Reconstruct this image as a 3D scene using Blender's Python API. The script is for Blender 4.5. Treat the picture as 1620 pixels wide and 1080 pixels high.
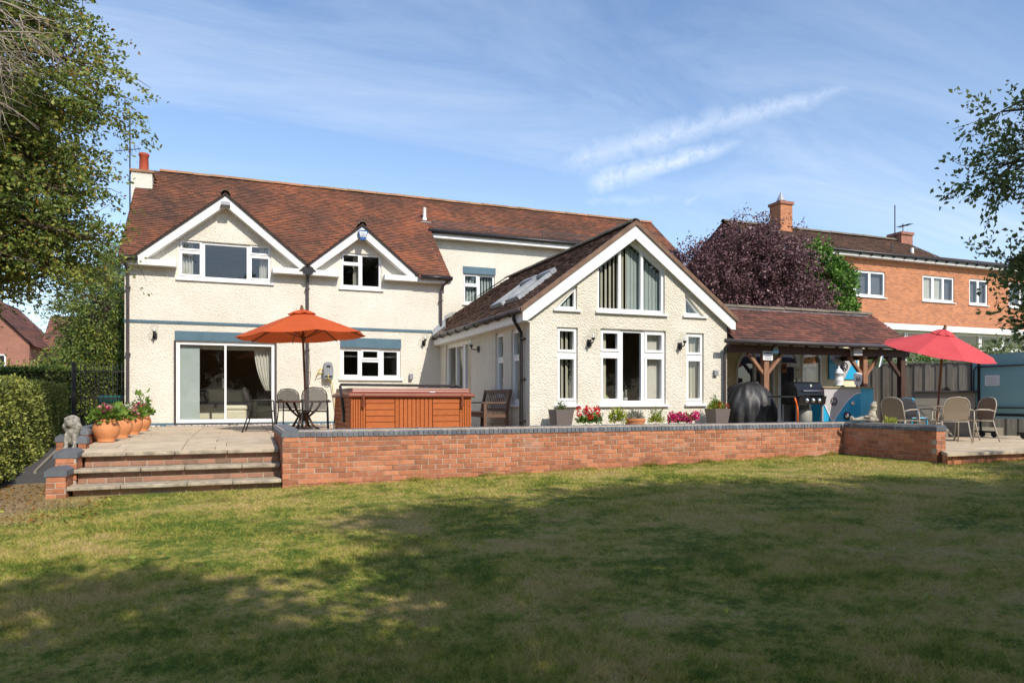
import bpy, bmesh, math, random
import numpy as np
from mathutils import Vector, Matrix
for o in list(bpy.data.objects): bpy.data.objects.remove(o)
scene = bpy.context.scene
COL = scene.collection
RND = random.Random(7)
rad = math.radians

# ------------------------------------------------------------------ camera
TH = rad(21.25)
cam = bpy.data.cameras.new('camera'); cam_o = bpy.data.objects.new('camera', cam); COL.objects.link(cam_o)
cam.sensor_width = 36.0; cam.lens = 24.89; cam.shift_y = 0.0568; cam.clip_end = 2000; cam.clip_start = .05
cam_o.location = (0, 0, .66); cam_o.rotation_euler = (rad(90), 0, -TH)
scene.camera = cam_o

# ------------------------------------------------------------------ sun and sky
SUN = Vector((-.22, 1.0, -.93)).normalized()
sl = bpy.data.lights.new('sun', 'SUN'); sl.energy = 2.7; sl.angle = rad(.53); sl.color = (1, .93, .82)
so = bpy.data.objects.new('sun', sl); COL.objects.link(so)
so.location = (4, -20, 25); so.rotation_euler = SUN.to_track_quat('-Z', 'Y').to_euler()
world = bpy.data.worlds.new('World'); scene.world = world; world.use_nodes = True
WN = world.node_tree; WN.nodes.clear()
def wn(t, **k):
    n = WN.nodes.new(t)
    for a, b in k.items(): setattr(n, a, b)
    return n
def wl(a, b): WN.links.new(a, b)
def wm(op, a, b=None, c=None, clamp=False):
    n = wn('ShaderNodeMath', operation=op, use_clamp=clamp)
    for i, v in enumerate((a, b, c)):
        if v is None: continue
        if isinstance(v, (int, float)): n.inputs[i].default_value = v
        else: wl(v, n.inputs[i])
    return n.outputs[0]
def wdot(vec, c):
    n = wn('ShaderNodeVectorMath', operation='DOT_PRODUCT'); wl(vec, n.inputs[0]); n.inputs[1].default_value = c
    return n.outputs['Value']
sky = wn('ShaderNodeTexSky', sky_type='NISHITA', sun_disc=False)
sky.sun_elevation = math.asin(-SUN.z); sky.sun_rotation = math.atan2(-SUN.x, -SUN.y)
sky.altitude = 60; sky.air_density = 1.0; sky.dust_density = .6; sky.ozone_density = 3.0
tc = wn('ShaderNodeTexCoord'); DIR = tc.outputs['Generated']
sep = wn('ShaderNodeSeparateXYZ'); wl(DIR, sep.inputs[0])
zz = wm('ADD', wm('MAXIMUM', sep.outputs['Z'], 0.0), .12)
cmb = wn('ShaderNodeCombineXYZ'); wl(wm('DIVIDE', sep.outputs['X'], zz), cmb.inputs[0]); wl(wm('DIVIDE', sep.outputs['Y'], zz), cmb.inputs[1])
mp = wn('ShaderNodeMapping'); wl(cmb.outputs[0], mp.inputs[0]); mp.inputs['Rotation'].default_value = (0, 0, rad(-28)); mp.inputs['Scale'].default_value = (.55, 1.5, 1)
def wnoise(vec, sc, det, rough=.55, dist=0):
    n = wn('ShaderNodeTexNoise'); wl(vec, n.inputs['Vector']); n.inputs['Scale'].default_value = sc; n.inputs['Detail'].default_value = det
    n.inputs['Roughness'].default_value = rough; n.inputs['Distortion'].default_value = dist
    return n.outputs['Fac']
n1 = wnoise(mp.outputs[0], 1.3, 10, .66, .9)
n2 = wnoise(mp.outputs[0], .45, 3)
cl = wm('MULTIPLY', wm('SMOOTH_MIN', wm('MULTIPLY', wm('SUBTRACT', n1, .42), 2.8, clamp=True), 1.0, .1), wm('MULTIPLY', wm('SUBTRACT', n2, .30), 2.8, clamp=True), clamp=True)
# pale thin band low in the sky
low = wm('MULTIPLY', wm('SUBTRACT', .48, sep.outputs['Z']), 1.3, clamp=True)
cl = wm('ADD', wm('MULTIPLY', cl, .58), wm('MULTIPLY', low, .34), clamp=True)
# vapour trails: soft streaks between two directions in the sky
C0 = Vector((.60, .80, .36)).normalized(); E1 = Vector((C0.y, -C0.x, 0)).normalized(); E2 = E1.cross(C0).normalized()
dc = wm('MAXIMUM', wdot(DIR, C0), .05); U = wm('DIVIDE', wdot(DIR, E1), dc); V = wm('DIVIDE', wdot(DIR, E2), dc)
tn = wnoise(DIR, 26, 6, .6); tn2 = wnoise(DIR, 9, 3); tn3 = wnoise(DIR, 55, 5, .65)
def trail(a, b, w0, w1, amp):
    a = Vector(a).normalized(); b = Vector(b).normalized()
    A = (a.dot(E1) / a.dot(C0), a.dot(E2) / a.dot(C0)); Bp = (b.dot(E1) / b.dot(C0), b.dot(E2) / b.dot(C0))
    tx, ty = Bp[0] - A[0], Bp[1] - A[1]; L = math.hypot(tx, ty); tx /= L; ty /= L
    du = wm('SUBTRACT', U, A[0]); dv = wm('SUBTRACT', V, A[1])
    s = wm('DIVIDE', wm('ADD', wm('MULTIPLY', du, tx), wm('MULTIPLY', dv, ty)), L)
    n = wm('ADD', wm('SUBTRACT', wm('MULTIPLY', dv, tx), wm('MULTIPLY', du, ty)), wm('MULTIPLY', wm('SUBTRACT', tn, .5), .022))
    w = wm('MAXIMUM', wm('ADD', w0, wm('MULTIPLY', s, w1 - w0)), .002)
    m = wm('SUBTRACT', 1.0, wm('DIVIDE', wm('ABSOLUTE', n), w), clamp=True)
    e = wm('MULTIPLY', wm('MULTIPLY', s, 7, clamp=True), wm('MULTIPLY', wm('SUBTRACT', 1.0, s), 4, clamp=True))
    e = wm('MULTIPLY', e, wm('ADD', wm('MULTIPLY', tn2, .9), .25))
    front = wm('GREATER_THAN', wdot(DIR, C0), .1)
    m = wm('MULTIPLY', m, wm('ADD', wm('MULTIPLY', wm('SUBTRACT', tn3, .42), 2.6), .75, clamp=True))
    return wm('MULTIPLY', wm('MULTIPLY', wm('MULTIPLY', m, e), front), amp)
for args in (((.45, .895, .30), (.685, .805, .370), .024, .010, 1.0), ((.40, .91, .325), (.845, .735, .447), .038, .012, .78),
             ((.585, .845, .275), (.635, .83, .305), .010, .004, .55), ((.44, .90, .245), (.88, .73, .345), .02, .05, .22), ((.45, .9, .28), (.6, .84, .285), .012, .02, .4)):
    cl = wm('MAXIMUM', cl, trail(*args))
mix = wn('ShaderNodeMix', data_type='RGBA'); wl(cl, mix.inputs['Factor']); wl(sky.outputs[0], mix.inputs['A']); mix.inputs['B'].default_value = (4.4, 4.9, 5.7, 1)
bg = wn('ShaderNodeBackground'); wl(mix.outputs['Result'], bg.inputs['Color']); bg.inputs['Strength'].default_value = .108
wo = wn('ShaderNodeOutputWorld'); wl(bg.outputs[0], wo.inputs[0])
scene.view_settings.view_transform = 'Standard'; scene.view_settings.look = 'None'; scene.view_settings.gamma = 1; scene.view_settings.exposure = .95
scene.render.engine = 'CYCLES'; scene.cycles.max_bounces = 8; scene.cycles.transparent_max_bounces = 16
scene.cycles.caustics_reflective = False; scene.cycles.caustics_refractive = False

# ------------------------------------------------------------------ materials
def lin(c): return tuple((v / 255) ** 2.2 for v in c)
def mk(name, c1, c2=None, scale=3.0, rough=.75, bump=0, bscale=60, bdist=.006, rnd=None, amt=.35, metal=0, spec=.4, c3=None, voro=False, contrast=1.0, stretch=None, trans=0, det=5, stain=None):
    m = bpy.data.materials.new(name); m.use_nodes = True
    nt = m.node_tree; bs = nt.nodes['Principled BSDF']
    c2 = c2 or tuple(v * .78 for v in c1)
    geo = nt.nodes.new('ShaderNodeNewGeometry'); pos = geo.outputs['Position']
    if stretch:
        mpn = nt.nodes.new('ShaderNodeMapping'); nt.links.new(pos, mpn.inputs[0]); mpn.inputs['Scale'].default_value = stretch; pos = mpn.outputs[0]
    nz = nt.nodes.new('ShaderNodeTexNoise'); nz.inputs['Scale'].default_value = scale; nz.inputs['Detail'].default_value = det; nz.inputs['Roughness'].default_value = .6
    nt.links.new(pos, nz.inputs['Vector'])
    fac = nz.outputs['Fac']
    def ma(op, a, b, clamp=False):
        n = nt.nodes.new('ShaderNodeMath'); n.operation = op; n.use_clamp = clamp
        for i, v in enumerate((a, b)):
            if isinstance(v, (int, float)): n.inputs[i].default_value = v
            else: nt.links.new(v, n.inputs[i])
        return n.outputs[0]
    fac = ma('ADD', ma('MULTIPLY', ma('SUBTRACT', fac, .5), 2.2 * contrast), .5, True)
    if rnd:
        if rnd == 'obj':
            oi = nt.nodes.new('ShaderNodeObjectInfo'); r = oi.outputs['Random']
        else:
            at = nt.nodes.new('ShaderNodeAttribute'); at.attribute_name = 'rnd'; r = at.outputs['Fac']
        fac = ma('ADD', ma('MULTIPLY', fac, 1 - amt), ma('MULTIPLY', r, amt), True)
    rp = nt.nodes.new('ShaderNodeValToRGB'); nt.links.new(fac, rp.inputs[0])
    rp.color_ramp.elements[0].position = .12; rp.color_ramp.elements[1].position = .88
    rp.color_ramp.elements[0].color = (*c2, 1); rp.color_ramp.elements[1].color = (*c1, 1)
    if c3: e = rp.color_ramp.elements.new(.5); e.color = (*c3, 1)
    colout = rp.outputs[0]
    for sc_, ssc, sst, thr, amt_ in (stain or ()):
        sm_ = nt.nodes.new('ShaderNodeMapping'); nt.links.new(geo.outputs['Position'], sm_.inputs[0]); sm_.inputs['Scale'].default_value = sst
        sn_ = nt.nodes.new('ShaderNodeTexNoise'); sn_.inputs['Scale'].default_value = ssc; sn_.inputs['Detail'].default_value = 7; sn_.inputs['Roughness'].default_value = .7; nt.links.new(sm_.outputs[0], sn_.inputs['Vector'])
        mxs = nt.nodes.new('ShaderNodeMix'); mxs.data_type = 'RGBA'; nt.links.new(ma('MULTIPLY', ma('MULTIPLY', ma('SUBTRACT', sn_.outputs['Fac'], thr), 6.0, True), amt_), mxs.inputs['Factor']); nt.links.new(colout, mxs.inputs['A']); mxs.inputs['B'].default_value = (*sc_, 1); colout = mxs.outputs['Result']
    nt.links.new(colout, bs.inputs['Base Color'])
    bs.inputs['Roughness'].default_value = rough; bs.inputs['Metallic'].default_value = metal
    bs.inputs['Specular IOR Level'].default_value = spec
    if bump:
        if voro:
            t = nt.nodes.new('ShaderNodeTexVoronoi'); t.inputs['Scale'].default_value = bscale; h = t.outputs['Distance']
            n2 = nt.nodes.new('ShaderNodeTexNoise'); n2.inputs['Scale'].default_value = bscale * .7; n2.inputs['Detail'].default_value = 4
            nt.links.new(geo.outputs['Position'], n2.inputs['Vector']); h = ma('ADD', ma('MULTIPLY', h, -1.0), n2.outputs['Fac'])
        else:
            t = nt.nodes.new('ShaderNodeTexNoise'); t.inputs['Scale'].default_value = bscale; t.inputs['Detail'].default_value = 4; h = t.outputs['Fac']
        nt.links.new(pos if not voro else geo.outputs['Position'], t.inputs['Vector'])
        b = nt.nodes.new('ShaderNodeBump'); b.inputs['Strength'].default_value = bump; b.inputs['Distance'].default_value = bdist
        nt.links.new(h, b.inputs['Height']); nt.links.new(b.outputs[0], bs.inputs['Normal'])
    if trans:
        tl = nt.nodes.new('ShaderNodeBsdfTranslucent'); nt.links.new(rp.outputs[0], tl.inputs[0])
        mx = nt.nodes.new('ShaderNodeMixShader'); mx.inputs[0].default_value = trans
        out = nt.nodes['Material Output']; nt.links.new(bs.outputs[0], mx.inputs[1]); nt.links.new(tl.outputs[0], mx.inputs[2]); nt.links.new(mx.outputs[0], out.inputs[0])
    return m
def mk_glass(name, tint=(.95, .97, .97), ior=1.95):
    m = bpy.data.materials.new(name); m.use_nodes = True; nt = m.node_tree; nt.nodes.clear()
    tr = nt.nodes.new('ShaderNodeBsdfTransparent'); tr.inputs[0].default_value = (*tint, 1)
    gl = nt.nodes.new('ShaderNodeBsdfGlossy'); gl.inputs['Roughness'].default_value = .012
    f0 = ((ior - 1) / (ior + 1)) ** 2
    ge = nt.nodes.new('ShaderNodeNewGeometry'); dt = nt.nodes.new('ShaderNodeVectorMath'); dt.operation = 'DOT_PRODUCT'
    nt.links.new(ge.outputs['Incoming'], dt.inputs[0]); nt.links.new(ge.outputs['Normal'], dt.inputs[1])
    def ma(op, a, b=None):
        n = nt.nodes.new('ShaderNodeMath'); n.operation = op
        for i, v in enumerate((a, b)):
            if v is None: continue
            if isinstance(v, (int, float)): n.inputs[i].default_value = v
            else: nt.links.new(v, n.inputs[i])
        return n
    fr = ma('ADD', ma('MULTIPLY', ma('POWER', ma('SUBTRACT', 1.0, ma('ABSOLUTE', dt.outputs['Value']).outputs[0]).outputs[0], 5.0).outputs[0], 1 - f0).outputs[0], f0)
    mx = nt.nodes.new('ShaderNodeMixShader'); out = nt.nodes.new('ShaderNodeOutputMaterial')
    nt.links.new(fr.outputs[0], mx.inputs[0]); nt.links.new(tr.outputs[0], mx.inputs[1]); nt.links.new(gl.outputs[0], mx.inputs[2]); nt.links.new(mx.outputs[0], out.inputs[0])
    return m
MT = {}
MT['render'] = mk('roughcast_render', (.77, .725, .63), (.68, .63, .53), scale=1.1, rough=.92, bump=1.0, bscale=46, bdist=.014, voro=True, spec=.15, stain=(((.42, .38, .29), .9, (2.6, 2.6, .45), .56, .20),))
MT['render2'] = mk('roughcast_render_coarse', (.75, .70, .60), (.65, .60, .49), scale=1.2, rough=.92, bump=1.0, bscale=44, bdist=.015, voro=True, spec=.15, stain=(((.42, .37, .28), 1.0, (2.6, 2.6, .5), .56, .20),))
MT['cream'] = mk('cream_smooth_render', (.78, .68, .46), (.70, .60, .40), scale=1.5, rough=.9, bump=.3, bscale=60)
MT['white'] = mk('white_upvc', (.80, .80, .79), (.76, .76, .75), scale=2, rough=.35)
MT['fascia'] = mk('white_painted_timber', (.80, .79, .77), (.70, .69, .66), scale=2.5, rough=.5)
MT['bluegrey'] = mk('blue_grey_paint', (.085, .155, .20), (.065, .125, .165), scale=3, rough=.55)
MT['black'] = mk('black_plastic', (.022, .02, .022), (.015, .014, .015), rough=.4)
MT['greypipe'] = mk('grey_brown_pipe', (.075, .06, .06), (.055, .045, .045), rough=.45)
MT['lead'] = mk('lead_sheet', (.38, .40, .42), (.26, .28, .30), scale=6, rough=.55, metal=.3, bump=.2, bscale=20)
MT['tile'] = mk('clay_roof_tile', (.345, .118, .06), (.09, .053, .04), c3=(.178, .079, .05), scale=.75, rough=.9, rnd='attr', amt=.30, bump=.4, bscale=90, spec=.15, contrast=1.1, det=8, stain=(((.42, .22, .05), 5, (1, 1, 1), .63, .6), ((.26, .20, .15), 1.6, (1, 1, 1), .60, .45)))
MT['tile2'] = mk('brown_roof_tile', (.20, .115, .08), (.085, .055, .043), scale=.8, rough=.92, rnd='attr', amt=.5, bump=.4, bscale=90, spec=.12)
MT['tile3'] = mk('weathered_red_tile', (.25, .10, .07), (.075, .045, .04), c3=(.15, .068, .052), scale=1.2, rough=.9, rnd='attr', amt=.5, bump=.4, bscale=90, spec=.15)
MT['tilen'] = mk('neighbour_roof_tile', (.16, .085, .055), (.06, .04, .032), scale=.5, rough=.92, rnd='attr', amt=.45, bump=.3, bscale=60, spec=.12)
MT['ridge'] = mk('ridge_tile_clay', (.40, .15, .07), (.20, .11, .06), c3=(.30, .17, .09), scale=2.6, rough=.9, rnd='obj', amt=.4, bump=.4, bscale=80)
MT['ridgegrey'] = mk('ridge_tile_mossy', (.19, .155, .115), (.10, .085, .065), scale=5, rough=.95, rnd='obj', amt=.4, bump=.5, bscale=80)
MT['deck'] = mk('roof_deck_dark', (.045, .03, .025), rough=.95)
BR = dict(c1=(.52, .215, .115), c2=(.24, .105, .062), c3=(.40, .155, .082), scale=11, rough=.9, amt=.58, bump=.6, bscale=120, bdist=.006, spec=.15, stain=(((.56, .38, .30), 1.3, (1, 1, 1.6), .55, .5), ((.12, .085, .06), 2.2, (1, 1, .8), .60, .55)))
MT['brick'] = mk('red_brick', rnd='obj', **BR)
MT['brickj'] = mk('red_brick_joined', rnd='attr', **BR)
MT['brickstep'] = mk('brown_step_brick', (.38, .20, .13), (.19, .12, .085), scale=14, rough=.92, rnd='obj', amt=.6, bump=.5, bscale=140, bdist=.004, spec=.15)
MT['mortar'] = mk('lime_mortar', (.50, .42, .33), (.36, .29, .22), scale=30, rough=.95, bump=.5, bscale=150)
MT['blue'] = mk('blue_engineering_brick', (.17, .18, .20), (.085, .09, .105), stain=(((.30, .29, .25), 5, (1, 1, 1), .58, .5),), scale=12, rough=.6, rnd='obj', amt=.6, bump=.3, bscale=120)
MT['bluej'] = mk('blue_engineering_brick_joined', (.155, .165, .185), (.085, .09, .105), scale=12, rough=.6, rnd='attr', amt=.6, bump=.3, bscale=120)
MT['paving'] = mk('sandstone_paving', (.56, .45, .32), (.38, .31, .225), scale=3.5, rough=.88, rnd='obj', amt=.35, bump=.5, bscale=30, bdist=.008, spec=.2, stain=(((.22, .19, .14), 2.2, (1, 1, 1), .56, .5),))
MT['joint'] = mk('paving_joint', (.22, .19, .14), rough=.95)
MT['tread'] = mk('weathered_step_slab', (.46, .38, .28), (.23, .195, .145), scale=7, rough=.9, bump=.7, bscale=45, bdist=.012, spec=.2)
MT['terracotta'] = mk('terracotta', (.60, .25, .10), (.50, .19, .075), scale=5, rough=.78, stain=(((.62, .42, .30), 4, (1, 1, 1), .56, .45),))
MT['planter'] = mk('taupe_planter', (.155, .125, .115), (.135, .11, .10), rough=.6)
MT['stone'] = mk('weathered_stone', (.40, .37, .31), (.13, .12, .10), scale=22, rough=.95, bump=.8, bscale=60, bdist=.01)
MT['stone2'] = mk('pale_cast_stone', (.48, .43, .34), (.28, .25, .20), scale=14, rough=.92, bump=.5, bscale=60)
MT['darkmetal'] = mk('dark_metal', (.05, .045, .042), (.035, .032, .03), rough=.45, metal=.4)
MT['meshdark'] = mk('dark_mesh_weave', (.10, .092, .085), (.07, .065, .06), scale=200, rough=.7)
MT['beigemetal'] = mk('beige_painted_metal', (.42, .37, .30), (.34, .30, .24), rough=.5)
MT['wicker'] = mk('beige_weave', (.33, .26, .18), (.22, .17, .115), scale=120, rough=.8, bump=.5, bscale=250)
MT['tubwood'] = mk('orange_cedar_panel', (.46, .125, .028), (.32, .08, .018), scale=3.5, rough=.55, rnd='obj', amt=.3, stretch=(3, 3, 14), bump=.25, bscale=14, bdist=.004)
MT['tubcover'] = mk('maroon_vinyl', (.22, .06, .03), (.17, .045, .024), scale=3, rough=.35, bump=.15, bscale=9)
MT['orange'] = mk('orange_canvas', (.62, .115, .028), (.56, .095, .022), scale=3, rough=.85, trans=.28)
MT['red'] = mk('coral_red_canvas', (.64, .085, .092), (.58, .068, .075), scale=3, rough=.85, trans=.2)
MT['edging'] = mk('path_edging_concrete', (.26, .23, .19), (.17, .15, .12), scale=8, rough=.95)
MT['polewood'] = mk('hardwood_pole', (.20, .085, .035), (.12, .05, .022), scale=8, rough=.55, stretch=(4, 4, .6))
MT['darkwood'] = mk('dark_stained_timber', (.095, .045, .028), (.05, .026, .018), scale=6, rough=.65, stretch=(5, 5, 1), bump=.3, bscale=50)
MT['postwood'] = mk('brown_stained_post', (.34, .17, .095), (.20, .10, .06), scale=6, rough=.7, stretch=(6, 6, .7), bump=.3, bscale=50)
MT['benchwood'] = mk('weathered_teak', (.17, .095, .06), (.10, .058, .04), scale=6, rough=.75, rnd='obj', amt=.4)
MT['fencewood'] = mk('silvered_fence_board', (.28, .25, .21), (.115, .10, .082), c3=(.185, .165, .14), scale=3, rough=.9, rnd='obj', amt=.45, stretch=(6, 6, .5), bump=.4, bscale=40)
MT['concrete'] = mk('grey_render', (.30, .27, .22), (.22, .20, .165), scale=3, rough=.9, bump=.4, bscale=50)
MT['slatetop'] = mk('dark_stone_top', (.06, .052, .048), (.04, .036, .034), rough=.5)
MT['teal'] = mk('teal_board', (.22, .41, .43), (.19, .37, .39), scale=2, rough=.55)
MT['paper'] = mk('white_paper', (.75, .75, .75), (.70, .70, .70), rough=.8)
MT['skyblue'] = mk('sky_blue_gloss_paint', (.02, .36, .60), (.016, .31, .54), scale=2, rough=.3)
MT['palegrey'] = mk('pale_grey_paint', (.46, .44, .44), (.42, .40, .40), rough=.4)
MT['chrome'] = mk('chrome', (.75, .75, .75), (.65, .65, .65), rough=.15, metal=1)
MT['tarp'] = mk('black_vinyl_cover', (.035, .034, .036), (.02, .02, .022), scale=4, rough=.5, bump=.4, bscale=7, bdist=.03)
MT['grill'] = mk('black_enamel', (.012, .012, .013), (.008, .008, .009), rough=.22)
MT['orangeplastic'] = mk('orange_plastic', (.80, .13, .01), rough=.4)
MT['yellow'] = mk('yellow_hose', (.62, .47, .05), rough=.5)
MT['greyplastic'] = mk('grey_plastic', (.26, .27, .29), (.22, .23, .25), rough=.5)
MT['lampglass'] = mk_glass('clear_lamp_glass', (.95, .95, .94), 1.32)
MT['glass'] = mk_glass('window_glass')
MT['glasslow'] = mk_glass('door_glass', (.97, .98, .98), 1.42)
MT['room'] = mk('brown_room_wall', (.36, .25, .16), (.31, .21, .13), rough=.9)
MT['roomdark'] = mk('dim_room_wall', (.30, .29, .28), rough=.9)
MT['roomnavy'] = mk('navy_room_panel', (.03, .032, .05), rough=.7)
MT['roomcream'] = mk('cream_room_wall', (.42, .34, .22), rough=.9)
MT['carpet'] = mk('carpet', (.25, .19, .13), rough=.95)
MT['sofa'] = mk('cream_leather', (.55, .52, .38), (.48, .45, .33), rough=.5)
MT['cushion'] = mk('dark_cushion', (.05, .04, .05), rough=.9)
MT['blind'] = mk('pale_green_blind', (.46, .52, .49), (.40, .46, .43), rough=.85, trans=.25)
MT['blindc'] = mk('cream_blind', (.60, .57, .45), (.52, .49, .39), rough=.85, trans=.3)
MT['curtain'] = mk('ivory_curtain', (.66, .64, .55), (.58, .56, .48), rough=.9, trans=.3)
MT['soil'] = mk('soil', (.10, .065, .04), (.06, .04, .028), scale=20, rough=1, bump=.6, bscale=60)
MT['tarmac'] = mk('tarmac', (.075, .072, .072), (.05, .048, .048), scale=14, rough=.95, bump=.6, bscale=120)
MT['pebble'] = mk('white_pebbles', (.68, .63, .58), (.40, .33, .28), scale=20, rough=.8, rnd='attr', amt=.6)
MT['bark'] = mk('bark', (.16, .12, .085), (.075, .055, .04), scale=14, rough=.95, bump=.8, bscale=40, bdist=.02)
MT['deadtwig'] = mk('dead_twig', (.34, .28, .22), (.22, .18, .14), scale=10, rough=.95)
def leafmat(name, a, b, c, trans=.3, rough=.55, scale=.9): return mk(name, a, b, c3=c, scale=scale, rough=rough, rnd='attr', amt=.6, trans=trans, spec=.35)
MT['leaf_l'] = leafmat('hawthorn_leaf', (.40, .38, .085), (.075, .13, .03), (.20, .255, .055), trans=.4)
MT['leaf_autumn'] = leafmat('russet_leaf', (.34, .13, .03), (.17, .09, .02), (.26, .16, .035))
MT['leaf_r'] = leafmat('apple_leaf', (.33, .38, .13), (.09, .13, .05), (.18, .24, .085), trans=.4)
MT['leaf_hedge'] = leafmat('privet_leaf', (.40, .40, .085), (.08, .11, .03), (.23, .26, .055), trans=.2, scale=1.6)
MT['leaf_con'] = leafmat('conifer_frond', (.30, .31, .05), (.05, .105, .03), (.145, .20, .042), trans=.15)
MT['leaf_purple'] = leafmat('purple_plum_leaf', (.28, .155, .165), (.065, .032, .036), (.155, .078, .086), trans=.15, rough=.45)
MT['leaf_ivy'] = leafmat('ivy_leaf', (.20, .34, .055), (.035, .09, .02), (.10, .21, .034), trans=.25)
MT['leaf_dark'] = leafmat('shade_tree_leaf', (.06, .09, .02), (.03, .05, .012), (.045, .07, .016))
MT['leaf_pot'] = leafmat('bedding_leaf', (.24, .34, .055), (.07, .14, .024), (.15, .24, .036), trans=.3)
MT['leaf_yel'] = leafmat('lime_leaf', (.42, .46, .06), (.18, .26, .04), (.30, .36, .05))
MT['leaf_silver'] = leafmat('silver_leaf', (.42, .42, .36), (.22, .24, .18), (.32, .33, .27))
MT['fl_red'] = mk('red_petal', (.72, .02, .012), (.50, .01, .008), rough=.6, rnd='attr', trans=.2)
MT['fl_pink'] = mk('magenta_petal', (.75, .012, .20), (.50, .008, .13), rough=.6, rnd='attr', trans=.2)
MT['fl_white'] = mk('white_petal', (.75, .74, .68), (.6, .6, .5), rough=.6, rnd='attr', trans=.2)
MT['fl_pale'] = mk('pale_pink_petal', (.62, .26, .26), (.45, .16, .22), rough=.6, rnd='attr', trans=.2)
MT['fl_orange'] = mk('orange_petal', (.60, .16, .03), (.38, .06, .02), rough=.6, rnd='attr', trans=.2)

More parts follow.
